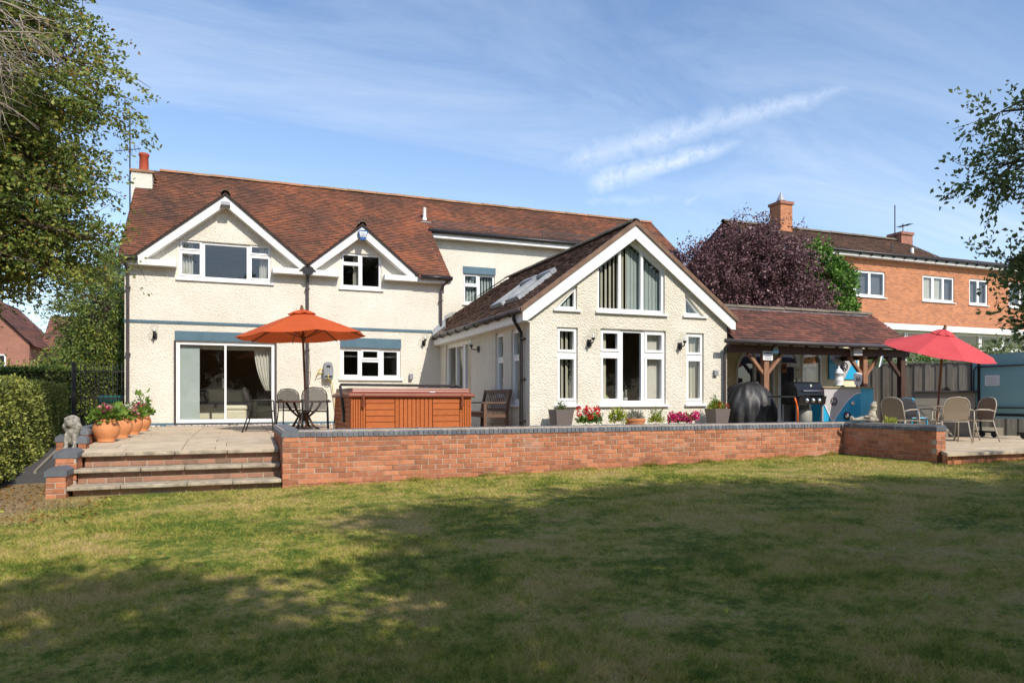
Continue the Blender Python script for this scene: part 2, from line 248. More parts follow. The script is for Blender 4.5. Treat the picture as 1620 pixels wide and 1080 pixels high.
# ------------------------------------------------------------------ mesh helpers
class B:
    def __init__(s): s.v = []; s.f = []; s.a = []
    def add(s, vs, fs, a=None):
        k = len(s.v); s.v += [tuple(p) for p in vs]; s.f += [tuple(i + k for i in f) for f in fs]
        s.a += [RND.random() if a is None else a] * len(fs)
    def box(s, x0, x1, y0, y1, z0, z1, a=None):
        s.add([(x0,y0,z0),(x1,y0,z0),(x1,y1,z0),(x0,y1,z0),(x0,y0,z1),(x1,y0,z1),(x1,y1,z1),(x0,y1,z1)],
              [(0,3,2,1),(4,5,6,7),(0,1,5,4),(1,2,6,5),(2,3,7,6),(3,0,4,7)], a); return s
    def obox(s, c, size, M=None, a=None):
        hx, hy, hz = (v / 2 for v in size); vs = []
        for dz in (-hz, hz):
            for dx, dy in ((-hx,-hy),(hx,-hy),(hx,hy),(-hx,hy)):
                p = Vector((dx, dy, dz)); p = M @ p if M else p; vs.append(Vector(c) + p)
        s.add(vs, [(0,3,2,1),(4,5,6,7),(0,1,5,4),(1,2,6,5),(2,3,7,6),(3,0,4,7)], a); return s
    def bar(s, p, q, w, h, up=(0,0,1), a=None):
        p = Vector(p); q = Vector(q); d = (q - p); L = d.length; d.normalize(); u = Vector(up)
        x = d.cross(u)
        if x.length < 1e-4: x = d.cross(Vector((1,0,0)))
        x.normalize(); z = x.cross(d)
        M = Matrix((x, d, z)).transposed()
        return s.obox((p + q) / 2, (w, L, h), M, a)
    def tube(s, pts, r, r1=None, n=8, closed=False, caps=True):
        pts = [Vector(p) for p in pts]; m = len(pts); r1 = r if r1 is None else r1
        rings = []; prev = None; vs = []
        for i, p in enumerate(pts):
            if closed: d = pts[(i + 1) % m] - pts[i - 1]
            else: d = pts[min(i + 1, m - 1)] - pts[max(i - 1, 0)]
            d.normalize()
            if prev is None:
                x = d.cross(Vector((0,0,1)));
                if x.length < 1e-3: x = d.cross(Vector((1,0,0)))
            else: x = prev - d * prev.dot(d)
            x.normalize(); prev = x; y = d.cross(x)
            rr = r + (r1 - r) * i / max(1, m - 1)
            for k in range(n):
                t = 2 * math.pi * k / n; vs.append(p + x * (rr * math.cos(t)) + y * (rr * math.sin(t)))
        fs = []
        for i in range(m if closed else m - 1):
            j = (i + 1) % m
            for k in range(n):
                l = (k + 1) % n; fs.append((i*n+k, i*n+l, j*n+l, j*n+k))
        if caps and not closed: fs += [tuple(range(n - 1, -1, -1)), tuple((m-1)*n + k for k in range(n))]
        s.add(vs, fs, RND.random()); return s
    def lathe(s, prof, c=(0,0,0), n=24, M=None):
        vs = []; fs = []
        for r, z in prof:
            for k in range(n):
                t = 2 * math.pi * k / n; p = Vector((r * math.cos(t), r * math.sin(t), z)); p = M @ p if M else p; vs.append(Vector(c) + p)
        for i in range(len(prof) - 1):
            for k in range(n):
                l = (k + 1) % n; fs.append((i*n+k, i*n+l, (i+1)*n+l, (i+1)*n+k))
        s.add(vs, fs, .5); return s
    def ball(s, c, r, M=None, n=14, m=9):
        if not hasattr(r, '__len__'): r = (r, r, r)
        vs = []; fs = []
        for i in range(m + 1):
            ph = math.pi * i / m
            for k in range(n):
                t = 2 * math.pi * k / n; p = Vector((r[0]*math.sin(ph)*math.cos(t), r[1]*math.sin(ph)*math.sin(t), r[2]*math.cos(ph))); p = M @ p if M else p
                vs.append(Vector(c) + p)
        for i in range(m):
            for k in range(n):
                l = (k + 1) % n; fs.append((i*n+k, (i+1)*n+k, (i+1)*n+l, i*n+l))
        s.add(vs, fs, .5); return s
    def poly(s, pts, mapf, w0, w1):          # extruded flat outline: pts (u,v) -> mapf(u,v,w)
        n = len(pts); vs = [mapf(u, v, w0) for u, v in pts] + [mapf(u, v, w1) for u, v in pts]
        fs = [tuple(range(n)), tuple(range(2*n - 1, n - 1, -1))] + [(i, i + n, (i+1) % n + n, (i+1) % n) for i in range(n)]
        s.add(vs, fs); return s
    def plate(s, outline, holes, mapf, w0, w1):   # extruded outline with holes
        bm = bmesh.new(); es = []
        for loop in [outline] + list(holes):
            vv = [bm.verts.new((u, v, 0)) for u, v in loop]
            for i in range(len(vv)): es.append(bm.edges.new((vv[i], vv[(i + 1) % len(vv)])))
        bmesh.ops.triangle_fill(bm, use_beauty=True, edges=es)
        bm.verts.index_update(); pts = [(v.co.x, v.co.y) for v in bm.verts]; n = len(pts)
        tris = [tuple(v.index for v in f.verts) for f in bm.faces]; bm.free()
        vs = [mapf(u, v, w0) for u, v in pts] + [mapf(u, v, w1) for u, v in pts]
        fs = tris + [tuple(i + n for i in reversed(t)) for t in tris]; k = 0
        for loop in [outline] + list(holes):
            L = len(loop)
            for i in range(L): fs.append((k+i, k+(i+1) % L, k+(i+1) % L+n, k+i+n))
            k += L
        s.add(vs, fs); return s
    def mesh(s, name, off=(0,0,0), smooth=False, attr=False):
        me = bpy.data.meshes.new(name); o = Vector(off)
        me.from_pydata([(p[0]-o.x, p[1]-o.y, p[2]-o.z) for p in s.v], [], s.f)
        bm = bmesh.new(); bm.from_mesh(me); bmesh.ops.recalc_face_normals(bm, faces=bm.faces); bm.to_mesh(me); bm.free()
        if smooth: me.polygons.foreach_set('use_smooth', [True] * len(me.polygons))
        if attr:
            at = me.attributes.new('rnd', 'FLOAT', 'FACE'); at.data.foreach_set('value', s.a)
        return me
def mesh_np(name, V, Fq, att=None, smooth=False):   # arrays: V (n,3), Fq (m,k)
    me = bpy.data.meshes.new(name); n = len(V); m, k = Fq.shape
    me.vertices.add(n); me.vertices.foreach_set('co', np.ascontiguousarray(V, dtype=np.float32).ravel())
    me.loops.add(m * k); me.loops.foreach_set('vertex_index', np.ascontiguousarray(Fq, dtype=np.int32).ravel())
    me.polygons.add(m); me.polygons.foreach_set('loop_start', np.arange(0, m * k, k, dtype=np.int32))
    try: me.polygons.foreach_set('loop_total', np.full(m, k, dtype=np.int32))
    except Exception: pass
    me.update(calc_edges=True)
    if att is not None:
        at = me.attributes.new('rnd', 'FLOAT', 'FACE'); at.data.foreach_set('value', np.ascontiguousarray(att, dtype=np.float32))
    return me
def link(name, me, mat=None, parent=None, loc=None, kind=None, label=None):
    o = bpy.data.objects.new(name, me); COL.objects.link(o)
    if mat is not None and me is not None and not me.materials: me.materials.append(MT[mat] if isinstance(mat, str) else mat)
    if parent is not None: o.parent = parent
    if loc is not None: o.location = loc
    if kind: o['kind'] = kind
    if label: o['label'] = label
    return o
def root_loc(p):
    while p.parent is not None: p = p.parent
    return p.location
def part(name, b, mat, parent, world=True, smooth=False, attr=False, kind=None, label=None):
    off = root_loc(parent) if (world and parent is not None) else (0,0,0)
    return link(name, b.mesh(name, off, smooth, attr), mat, parent, kind=kind, label=label)
def tag(o, label, cat, group=None):
    o['label'] = label; o['category'] = cat
    if group: o['group'] = group
    return o
def thing(name, label, cat, loc=(0,0,0), rz=0, group=None):
    o = bpy.data.objects.new(name, None); COL.objects.link(o); o.location = loc; o.rotation_euler = (0, 0, rz); o.empty_display_size = .2
    return tag(o, label, cat, group)
def struct(name, b, mat, smooth=False):
    o = link(name, b.mesh(name, (0,0,0), smooth), mat); o['kind'] = 'structure'; return o
def bevel(o, w, seg=2):
    m = o.modifiers.new('bevel', 'BEVEL'); m.width = w; m.segments = seg; m.limit_method = 'ANGLE'; return o
def copy_tree(o, parent=None):
    c = o.copy(); COL.objects.link(c); c.parent = parent
    for ch in list(o.children): copy_tree(ch, c)
    return c
def sculpt(name, blobs, mat, parent, voxel=.012, disp=0):      # one continuous body grown from overlapping ellipsoids
    b = B()
    for c, r, *e in blobs:
        M = Matrix.Rotation(rad(e[0]), 3, e[1]) if e else None
        b.ball(c, r, M, 16, 10)
    o = part(name, b, mat, parent, world=False, smooth=True)
    m = o.modifiers.new('remesh', 'REMESH'); m.mode = 'VOXEL'; m.voxel_size = voxel; m.use_smooth_shade = True
    s = o.modifiers.new('smooth', 'SMOOTH'); s.iterations = 3; s.factor = .5
    return o
def rect(u0, v0, u1, v1): return [(u0, v0), (u1, v0), (u1, v1), (u0, v1)]
def facey(Y): return lambda u, v, w: (u, Y + w, v)
def facex(X): return lambda u, v, w: (X + w, u, v)

# foliage -----------------------------------------------------------------
def leaves_mesh(name, P, D, L, W, rng, fold=.25):
    n = len(P); D = D / (np.linalg.norm(D, axis=1, keepdims=True) + 1e-9)
    R = rng.normal(size=(n, 3)); Bv = np.cross(D, R); Bv /= (np.linalg.norm(Bv, axis=1, keepdims=True) + 1e-9); Nv = np.cross(D, Bv)
    L = (L * rng.uniform(.65, 1.25, n))[:, None]; w = L * W
    V = np.empty((n, 4, 3)); V[:, 0] = P; V[:, 1] = P + D * L * .5 + Bv * w * .5 + Nv * w * fold; V[:, 2] = P + D * L; V[:, 3] = P + D * L * .5 - Bv * w * .5 + Nv * w * fold
    F = np.arange(n * 4).reshape(n, 4)
    return mesh_np(name, V.reshape(-1, 3), F, rng.uniform(0, 1, n))
def sprays(blobs, rng, per=26, tw=.35, sd=.05, droop=.15, shell=.5, flat=1.0):
    """leaf positions along short twigs that point outward from crown lobes"""
    Ps, Ds, twigs = [], [], []
    for c, r, ncl in blobs:
        d = rng.normal(size=(ncl, 3)); d /= np.linalg.norm(d, axis=1, keepdims=True)
        k = shell + (1 - shell) * rng.uniform(0, 1, ncl) ** .7
        p = np.array(c) + d * np.array(r) * k[:, None]
        t = d * .9 + rng.normal(size=(ncl, 3)) * .45 + np.array([0, 0, -droop]); t[:, 2] *= flat; t /= np.linalg.norm(t, axis=1, keepdims=True)
        s = rng.uniform(0, 1, (ncl, per)); ln = tw * rng.uniform(.5, 1.4, (ncl, 1))
        q = p[:, None] + t[:, None] * (s * ln)[..., None] + rng.normal(size=(ncl, per, 3)) * sd * np.array([1, 1, .35 + .65 * flat])
        q[..., 2] -= (s * ln) ** 2 * droop
        Ps.append(q.reshape(-1, 3)); dd = t[:, None] * .7 + rng.normal(size=(ncl, per, 3)) * .7; Ds.append(dd.reshape(-1, 3))
        twigs += [(p[i], p[i] + t[i] * ln[i]) for i in range(ncl)]
    return np.concatenate(Ps), np.concatenate(Ds), twigs
def limb_path(a, b, rng, sag=.08, n=5):
    a = np.array(a, float); b = np.array(b, float); L = np.linalg.norm(b - a); off = rng.normal(size=3) * L * sag
    return [tuple(a + (b - a) * t + off * math.sin(math.pi * t)) for t in np.linspace(0, 1, n)]
def tree(name, label, base, trunk, r0, blobs, leafmat, seed, per=26, tw=.35, sd=.05, L=.06, W=.55, droop=.15, shell=.5, flat=1.0, cat='tree', group=None, extra=None, limbs=True, twigfrac=.35, rt=.012):
    rng = np.random.default_rng(seed); t = thing(name, label, cat, base, 0, group); off = np.array(base)
    tb = B(); tb.tube([np.array(p) - off for p in trunk], r0, r0 * .45, 10)
    P, D, tg = sprays(blobs, rng, per, tw, sd, droop, shell, flat)
    if limbs:
        for c, r, n in blobs:
            j = min(range(len(trunk)), key=lambda i: np.linalg.norm(np.array(trunk[i]) - np.array(c)) + (0 if i else 3))
            tb.tube([np.array(p) - off for p in limb_path(trunk[j], c, rng)], r0 * .38, r0 * .14, 6, caps=False)
            cand = [w for w in tg if np.all(np.abs((w[0] - np.array(c)) / np.array(r)) <= 1.001)][:int(n * twigfrac)]
            for p, q in cand:
                tb.tube([np.array(x) - off for x in limb_path(np.array(c) + (p - np.array(c)) * .15, q, rng, .1, 4)], rt, rt * .3, 4, caps=False)
    part('trunk', tb, 'bark', t, world=False, smooth=True)
    link('crown', leaves_mesh('crown', P - off, D, L, W, rng), leafmat, t)
    if extra:
        for nm, mat, frac, k in extra:
            sel = rng.uniform(0, 1, len(P)) < frac
            link(nm, leaves_mesh(nm, P[sel] - off + rng.normal(size=(sel.sum(), 3)) * .03, D[sel], L * k, W, rng), mat, t)
    return t

# ================================================================== GROUND
def lz(x, y=0):
    return -.60 + .20 * min(max((x - .6) / 10.4, 0), 1.15)
def lzn(x): return -.60 + .20 * np.clip((x - .6) / 10.4, 0, 1.15)
def grass_material(name, blade):
    m = bpy.data.materials.new(name); m.use_nodes = True; nt = m.node_tree; bs = nt.nodes['Principled BSDF']
    geo = nt.nodes.new('ShaderNodeNewGeometry')
    def nz(sc, det, ro=.6):
        n = nt.nodes.new('ShaderNodeTexNoise'); n.inputs['Scale'].default_value = sc; n.inputs['Detail'].default_value = det; n.inputs['Roughness'].default_value = ro
        nt.links.new(geo.outputs['Position'], n.inputs['Vector']); return n.outputs['Fac']
    def ma(op, a, b, clamp=False):
        n = nt.nodes.new('ShaderNodeMath'); n.operation = op; n.use_clamp = clamp
        for i, v in enumerate((a, b)):
            if isinstance(v, (int, float)): n.inputs[i].default_value = v
            else: nt.links.new(v, n.inputs[i])
        return n.outputs[0]
    def mixc(f, a, b):
        n = nt.nodes.new('ShaderNodeMix'); n.data_type = 'RGBA'; nt.links.new(f, n.inputs['Factor'])
        for s, v in (('A', a), ('B', b)):
            if isinstance(v, tuple): n.inputs[s].default_value = (*v, 1)
            else: nt.links.new(v, n.inputs[s])
        return n.outputs['Result']
    dry = ma('ADD', ma('MULTIPLY', ma('SUBTRACT', nz(.75, 5), .5), 3.0), .50, True)
    fine = ma('ADD', ma('ADD', ma('MULTIPLY', ma('SUBTRACT', nz(3.4, 6, .75), .5), 3.4), ma('MULTIPLY', ma('SUBTRACT', nz(19, 4, .7), .5), 2.6)), .5, True)
    f = ma('ADD', ma('MULTIPLY', dry, .48), ma('MULTIPLY', fine, .52), True)
    f = ma('ADD', ma('MULTIPLY', ma('SUBTRACT', f, .5), 1.45), .5, True)
    if blade:
        at = nt.nodes.new('ShaderNodeAttribute'); at.attribute_name = 'rnd'
        f = ma('ADD', ma('MULTIPLY', f, .78), ma('MULTIPLY', at.outputs['Fac'], .26), True)
    rp = nt.nodes.new('ShaderNodeValToRGB'); nt.links.new(f, rp.inputs[0]); cr = rp.color_ramp
    cr.elements[0].position = .18; cr.elements[0].color = (.095, .17, .024, 1); cr.elements[1].position = .86; cr.elements[1].color = (.58, .43, .19, 1)
    e = cr.elements.new(.42); e.color = (.295, .32, .054, 1); e = cr.elements.new(.64); e.color = (.48, .405, .11, 1)
    col = rp.outputs[0]
    bare_ = ma('MULTIPLY', ma('SUBTRACT', nz(1.9, 6, .7), .56), 7.0, True); col = mixc(ma('MULTIPLY', bare_, .6), col, (.20, .13, .05))
    sp = nt.nodes.new('ShaderNodeSeparateXYZ'); nt.links.new(geo.outputs['Position'], sp.inputs[0])
    # bare earth under the tree to the left of the steps
    soil = ma('ADD', ma('MULTIPLY', ma('SUBTRACT', -1.55, sp.outputs['X']), 1.1), ma('MULTIPLY', ma('SUBTRACT', nz(1.6, 5), .5), 2.6))
    soil = ma('MULTIPLY', ma('ADD', soil, 0.0, True), ma('ADD', ma('MULTIPLY', ma('SUBTRACT', sp.outputs['Y'], 8.2), .8), 0, True), True)
    col = mixc(soil, col, (.40, .28, .18))
    if not blade: 
        dark = mixc(ma('MULTIPLY', nz(40, 4, .7), 1.0, True), col, (.10, .085, .022)); col = dark
    nt.links.new(col, bs.inputs['Base Color']); bs.inputs['Roughness'].default_value = .8; bs.inputs['Specular IOR Level'].default_value = .15
    if blade:
        tl = nt.nodes.new('ShaderNodeBsdfTranslucent'); nt.links.new(col, tl.inputs[0]); mx = nt.nodes.new('ShaderNodeMixShader'); mx.inputs[0].default_value = .3
        nt.links.new(bs.outputs[0], mx.inputs[1]); nt.links.new(tl.outputs[0], mx.inputs[2]); nt.links.new(mx.outputs[0], nt.nodes['Material Output'].inputs[0])
    else:
        b = nt.nodes.new('ShaderNodeBump'); b.inputs['Strength'].default_value = .8; b.inputs['Distance'].default_value = .03
        nt.links.new(nz(45, 4), b.inputs['Height']); nt.links.new(b.outputs[0], bs.inputs['Normal'])
    return m
MT['lawn'] = grass_material('lawn_turf', False); MT['blade'] = grass_material('grass_blade', True)
MT['ground'] = mk('far_ground', (.14, .15, .05), (.09, .10, .035), scale=.3, rough=1)
g = B(); g.add([(-700,-700,-.9),(700,-700,-.9),(700,700,-.9),(-700,700,-.9)], [(0,1,2,3)]); struct('ground', g, 'ground')
xs = np.concatenate([[-60, -30], np.linspace(-14, 26, 81), [40, 70]]); ys = np.concatenate([[-70, -40], np.linspace(-12, 19, 63)])
X, Y = np.meshgrid(xs, ys); rng = np.random.default_rng(3)
Z = lzn(X) + .012 * np.sin(X * 1.7 + Y * .6) * np.cos(Y * 1.3) - .0
nx = len(xs); ii = np.array([(j*nx+i, j*nx+i+1, (j+1)*nx+i+1, (j+1)*nx+i) for j in range(len(ys)-1) for i in range(nx-1)])
o = link('lawn', mesh_np('lawn', np.stack([X, Y, Z], -1).reshape(-1, 3), ii), 'lawn'); o['kind'] = 'structure'
# grass blades, thinning out with distance
N = 560000
tt = np.exp(rng.uniform(math.log(1.9), math.log(13.5), N)); rr = rng.uniform(-.95, .95, N)
S_, C_ = math.sin(TH), math.cos(TH)
gx = tt * (S_ + rr * C_); gy = tt * (C_ - rr * S_)
keep = ~(((gx > .56) & (gx < 11.1) & (gy > 10.50)) | ((gx >= 10.7) & (gy > 8.06) & (gy < 8.06 + (gx - 10.6))) | ((gx > 10.95) & (gy > 8.5)) | ((gx > -2.3) & (gx < .6) & (gy > 10.52)) | ((gx < -2.05) & (gy > 10.9)))
bare = np.clip((-1.55 - gx) * 1.1, 0, 1) * np.clip((gy - 8.2) * .8, 0, 1)
keep &= rng.uniform(0, 1, N) > bare * .85
gx, gy, tt = gx[keep], gy[keep], tt[keep]; n = len(gx)
gz = lzn(gx) + .012 * np.sin(gx * 1.7 + gy * .6) * np.cos(gy * 1.3) - .004
pt = .5 + .5 * np.sin(gx * 2.1 + 1.3 * np.sin(gy * 1.7)) * np.sin(gy * 2.3 + np.sin(gx * 1.1))
h = rng.uniform(.012, .042, n) * (.55 + .9 * pt); an = rng.uniform(0, 6.283, n); w = np.maximum(.0016, .00042 * tt) * rng.uniform(.8, 1.5, n)
ln = rng.uniform(.3, 1.9, n) * h; la = rng.uniform(0, 6.283, n)
V = np.empty((n, 3, 3)); dx, dy = np.cos(an) * w, np.sin(an) * w
V[:, 0] = np.stack([gx - dx, gy - dy, gz], -1); V[:, 1] = np.stack([gx + dx, gy + dy, gz], -1)
V[:, 2] = np.stack([gx + np.cos(la) * ln, gy + np.sin(la) * ln, gz + h], -1)
# taller uncut tufts along the foot of the walls
m_ = 9000; ex = np.concatenate([rng.uniform(.62, 11.0, m_), np.full(1800, 11.02) - rng.exponential(.03, 1800), rng.uniform(11.0, 15, 2500)]); ey_ = np.concatenate([10.53 - rng.exponential(.03, m_), rng.uniform(8.6, 10.5, 1800), 8.1 - rng.exponential(.03, 2500)])
hk = np.clip(.4 + .9 * np.sin(ex * 3.1) * np.sin(ex * 7.7 + 1) + .3 * np.sin(ey_ * 9), .12, 1.3); k_ = len(ex); eh = rng.uniform(.02, .085, k_) * hk; ea = rng.uniform(0, 6.283, k_); ez_ = lzn(ex) - .004
E_ = np.empty((k_, 3, 3)); E_[:, 0] = np.stack([ex - np.cos(ea) * .004, ey_ - np.sin(ea) * .004, ez_], -1); E_[:, 1] = np.stack([ex + np.cos(ea) * .004, ey_ + np.sin(ea) * .004, ez_], -1); E_[:, 2] = np.stack([ex + rng.normal(size=k_) * eh * .4, ey_ - np.abs(rng.normal(size=k_)) * eh * .5, ez_ + eh], -1)
V = np.concatenate([V, E_]); n += k_
o = link('grass', mesh_np('grass', V.reshape(-1, 3), np.arange(n * 3).reshape(n, 3), rng.uniform(0, 1, n)), 'blade')
o['kind'] = 'stuff'; tag(o, 'short patchy green and dry grass of the lawn', 'grass')
# a few fallen leaves and petals on the lawn
P = []
for px, py in ((-.7,6.3),(-.5,6.25),(3.1,7.2),(.9,3.9),(2.4,3.6),(1.2,3.2),(2.6,3.3),(5.6,4.5),(3.9,3.1),(-1.1,5.2),(8.6,7.2),(2.9,4.6),(6.1,5.4),(.2,8.0),(4.5,3.9),(1.8,5.6),(-1.4,9.3),(-1.9,9.8),(-2.4,9.4),(-1.5,10.0)):
    P.append((px + RND.uniform(-.05,.05), py, lz(px) + .022))
P = np.array(P); D = rng.normal(size=(len(P), 3)); D[:, 2] *= .15
o = None
lp = np.stack([rng.uniform(-3.9, -1.3, 1500), rng.uniform(8.3, 12.3, 1500), np.zeros(1500)], -1); lp = lp[(lp[:, 0] < -1.4 - .0 * lp[:, 1]) & ~((lp[:, 0] > -2.3) & (lp[:, 1] > 10.45))]; lp[:, 2] = lzn(lp[:, 0]) + .016; ld = rng.normal(size=lp.shape); ld[:, 2] *= .12
q_ = link('leaf_litter', leaves_mesh('leaf_litter', lp, ld, .042, .6, rng), 'leaf_autumn'); q_['kind'] = 'stuff'; tag(q_, 'dry brown leaf litter on the bare earth left of the steps', 'leaves')
o = link('fallen_leaves', leaves_mesh('fallen_leaves', P, D, .05, .7, rng), 'leaf_yel'); o['kind'] = 'stuff'; tag(o, 'pale fallen leaves scattered over the lawn', 'leaves')

# ================================================================== TERRACE
def pz(y): return 0.0 if y >= 13 else -.07 * (13 - y) / 1.7
tb = B()
prof = [(11.45, -.09), (13, -.022), (19.28, -.022), (19.28, -.85), (11.45, -.85)]
tb.poly(prof, lambda u, v, w: (w, u, v), -2.12, .83)
prof2 = [(10.75, -.118), (13, -.022), (19.28, -.022), (19.28, -.85), (10.75, -.85)]
tb.poly(prof2, lambda u, v, w: (w, u, v), .831, 11.1)
tb.box(11.101, 17.5, 11.8, 15.5, -.85, -.022)
patio = struct('patio', tb, 'joint')
slabs = {}
def slab(parent, x0, x1, y0, y1, zf, mat='paving', t=.03, name='paving_slab'):
    k = (round(x1-x0, 3), round(y1-y0, 3), mat)
    if k not in slabs:
        b = B(); hx, hy = k[0]/2 - .005, k[1]/2 - .005
        b.add([(-hx,-hy,-t),(hx,-hy,-t),(hx,hy,-t),(-hx,hy,-t),(-hx,-hy,-.004),(hx,-hy,-.004),(hx,hy,-.004),(-hx,hy,-.004),
               (-hx+.007,-hy+.007,0),(hx-.007,-hy+.007,0),(hx-.007,hy-.007,0),(-hx+.007,hy-.007,0)],
              [(0,3,2,1),(0,1,5,4),(1,2,6,5),(2,3,7,6),(3,0,4,7),(4,5,9,8),(5,6,10,9),(6,7,11,10),(7,4,8,11),(8,9,10,11)])
        slabs[k] = b.mesh('paving_slab')
    yc = (y0+y1)/2; o = link(name, slabs[k], mat, parent, ((x0+x1)/2, yc, zf(yc) + RND.uniform(-.002, .003)))
    o.rotation_euler = (math.atan2(zf(y1) - zf(y0), y1 - y0), RND.uniform(-.002,.002), 0)
    return o
y = 11.345; row = 0
while y < 19.0:
    d = (.45, .6, .6)[row % 3]; x = -2.1 + (0, -.0)[row % 2]; i = 0
    while x < 5.3:
        w = (.6, .9, .45, .75)[(i * 3 + row * 2) % 4]; w = min(w, 5.32 - x)
        if w > .1 and (x < 1.9 or y > 14.3) and not (x + w > 5.3 and y > 12.7): slab(patio, x, x + w, y, min(y + d, 19.1), pz)
        x += w; i += 1
    y += d; row += 1
# white pebble strip along the wall foot
pb = B()
for i in range(520):
    x = RND.uniform(-2.35, 5.1); yy = RND.uniform(19.08, 19.27); s = RND.uniform(.018, .042)
    M = Matrix.Rotation(RND.uniform(0, 3), 3, 'Z'); k = len(pb.f)
    pb.ball((x, yy, .004 + s * .3), (s, s * .75, s * .6), M, 6, 4)
    r = RND.random(); pb.a[k:] = [r] * (len(pb.f) - k)
o = link('pebbles', pb.mesh('pebbles', smooth=True, attr=True), 'pebble'); o['kind'] = 'stuff'; tag(o, 'white pebbles strewn along the foot of the house wall', 'pebbles')
# lower patio on the right
tb = B(); tb.box(11.40, 24, 8.24, 11.79, -.9, -.245); lowpatio = struct('lower_patio', tb, 'joint')
q = B(); q.poly([(10.62, 8.045), (11.335, 8.045), (11.335, 8.55), (11.13, 8.55)], lambda u, v, w: (u, v, w), -.25, -.2); link('paving_slab', q.mesh('paving_slab'), 'paving', lowpatio)
x = 11.34; i = 0
while x < 16.6:
    for j, (y0, y1) in enumerate(((8.04, 8.555), (8.7, 9.4), (9.4, 10.1), (10.1, 10.8), (10.8, 11.5))):
        slab(lowpatio, x, x + .75, y0, y1, lambda q: -.2, t=.05)
    x += .75

# ---- bricks
bm_cache = {}
def brick_mesh(L, H, D, chamfer=.004, key='b'):
    k = (round(L,3), round(H,3), round(D,3), BRICKMAT[0])
    if k not in bm_cache:
        b = B(); l, h, d, c = L/2, H/2, D/2, chamfer
        b.add([(-l,-d+c,-h),(l,-d+c,-h),(l,d,-h),(-l,d,-h),(-l,-d+c,h),(l,-d+c,h),(l,d,h),(-l,d,h),(-l+c,-d,-h+c),(l-c,-d,-h+c),(l-c,-d,h-c),(-l+c,-d,h-c)],
              [(4,5,6,7),(0,3,2,1),(1,2,6,5),(2,3,7,6),(3,0,4,7),(8,9,10,11),(0,1,9,8),(1,5,10,9),(5,4,11,10),(4,0,8,11)])
        bm_cache[k] = b.mesh('brick')
    return bm_cache[k]
BRICKMAT = ['brick']
def brick_run(parent, joined, p0, d, n, length, courses, zmin, lim, depth=.1025, thick=.22, start=0):
    """stretcher courses along unit direction d from p0, outer face normal n; bricks become parts up to lim[0], the rest go into joined"""
    p0 = Vector(p0); d = Vector(d); n = Vector(n); rz = math.atan2(d.y, d.x); off = root_loc(parent)
    for c in range(courses):
        zt = p0.z - .075 * c; zc = zt - .0325; s = -.1125 if (c + start) % 2 else 0.0; s += RND.uniform(-.01, .01)
        while s < length - .03:
            a = max(s, 0); e = min(s + .215, length); s += .225
            if e - a < .04: continue
            m = (a + e) / 2; P = p0 + d * m
            if zt < zmin(P.x, P.y) + .0: continue
            jt = RND.uniform(-.004, .003)
            cpos = P - n * (depth/2 + jt); 
            if lim[0] > 0:
                lim[0] -= 1
                o = link('brick', brick_mesh(round(e - a, 2), .066, depth), BRICKMAT[0], parent, (cpos.x - off.x, cpos.y - off.y, zc - off.z))
                o.rotation_euler = (RND.uniform(-.006,.006), RND.uniform(-.006,.006), rz)
            else:
                M = Matrix.Rotation(rz, 3, 'Z'); joined.obox((cpos.x, cpos.y, zc), (e - a, depth, .066), M)
cop_prof = [(-.012, 0), (.232, 0), (.232, .105), (.045, .105), (-.012, .06)]
def coping_run(parent, p0, d, n, length, z, lim, joined, w=.066, step=.0755, label=None):
    """blue bricks on edge across a wall top, with a splayed front edge"""
    p0 = Vector(p0); d = Vector(d); n = Vector(n); off = root_loc(parent); k = int(length / step)
    key = ('cop', w)
    if key not in bm_cache:
        b = B(); b.poly(cop_prof, lambda u, v, q: (q, u, v), -w/2, w/2); bm_cache[key] = b.mesh('coping_brick')
    for i in range(k):
        P = p0 + d * ((i + .5) * length / k); rz = math.atan2(d.y, d.x)
        zj = z + RND.uniform(-.003, .003)
        if (Vector((-math.sin(rz), math.cos(rz))) .dot(Vector((n.x, n.y)))) > 0: flip = math.pi
        else: flip = 0
        if lim[0] > 0:
            lim[0] -= 1
            o = link('coping_brick', bm_cache[key], 'blue', parent, (P.x - off.x, P.y - off.y, zj - off.z)); o.rotation_euler = (0, RND.uniform(-.012,.012), rz + flip)
        else:
            M = Matrix.Rotation(rz + flip, 3, 'Z'); mpf = lambda u, v, q: tuple(Vector((P.x, P.y, zj)) + M @ Vector((q, u, v)))
            joined.poly(cop_prof, mpf, -w/2, w/2)
WX0, WX1, WY = .605, 11.05, 10.54
wall = thing('terrace_wall', 'long low red brick wall with blue brick coping along the lawn', 'wall', (WX0, WY, -.6))
b = B(); b.box(WX0 + .006, WX1 + .21, WY + .008, WY + .21, -.9, .125); b.box(WX0 + .008, WX0 + .212, WY + .2101, 13.0, -.9, .125)
b.box(WX0 + .02, WX1 + .1, WY + .012, WY + .2, .125, .222); b.box(WX0 + .012, WX0 + .2, WY + .201, 13.0, .125, .222)
part('mortar', b, 'mortar', wall)
jb, jc = B(), B(); zmin = lambda x, y: lz(x) - .03
brick_run(wall, jb, (WX0 + .0, WY, .122), (1,0,0), (0,-1,0), WX1 - WX0 - .002, 10, zmin, [300])
brick_run(wall, jb, (WX0, 13.0, .122), (0,-1,0), (-1,0,0), 13.0 - WY - .104, 10, zmin, [0], start=1)
coping_run(wall, (WX0 + .23, WY, .125), (1,0,0), (0,-1,0), WX1 - WX0 - .24, .125, [300], jc)
coping_run(wall, (WX0, 13.0, .125), (0,-1,0), (-1,0,0), 13.0 - WY - .225, .125, [60], jc)
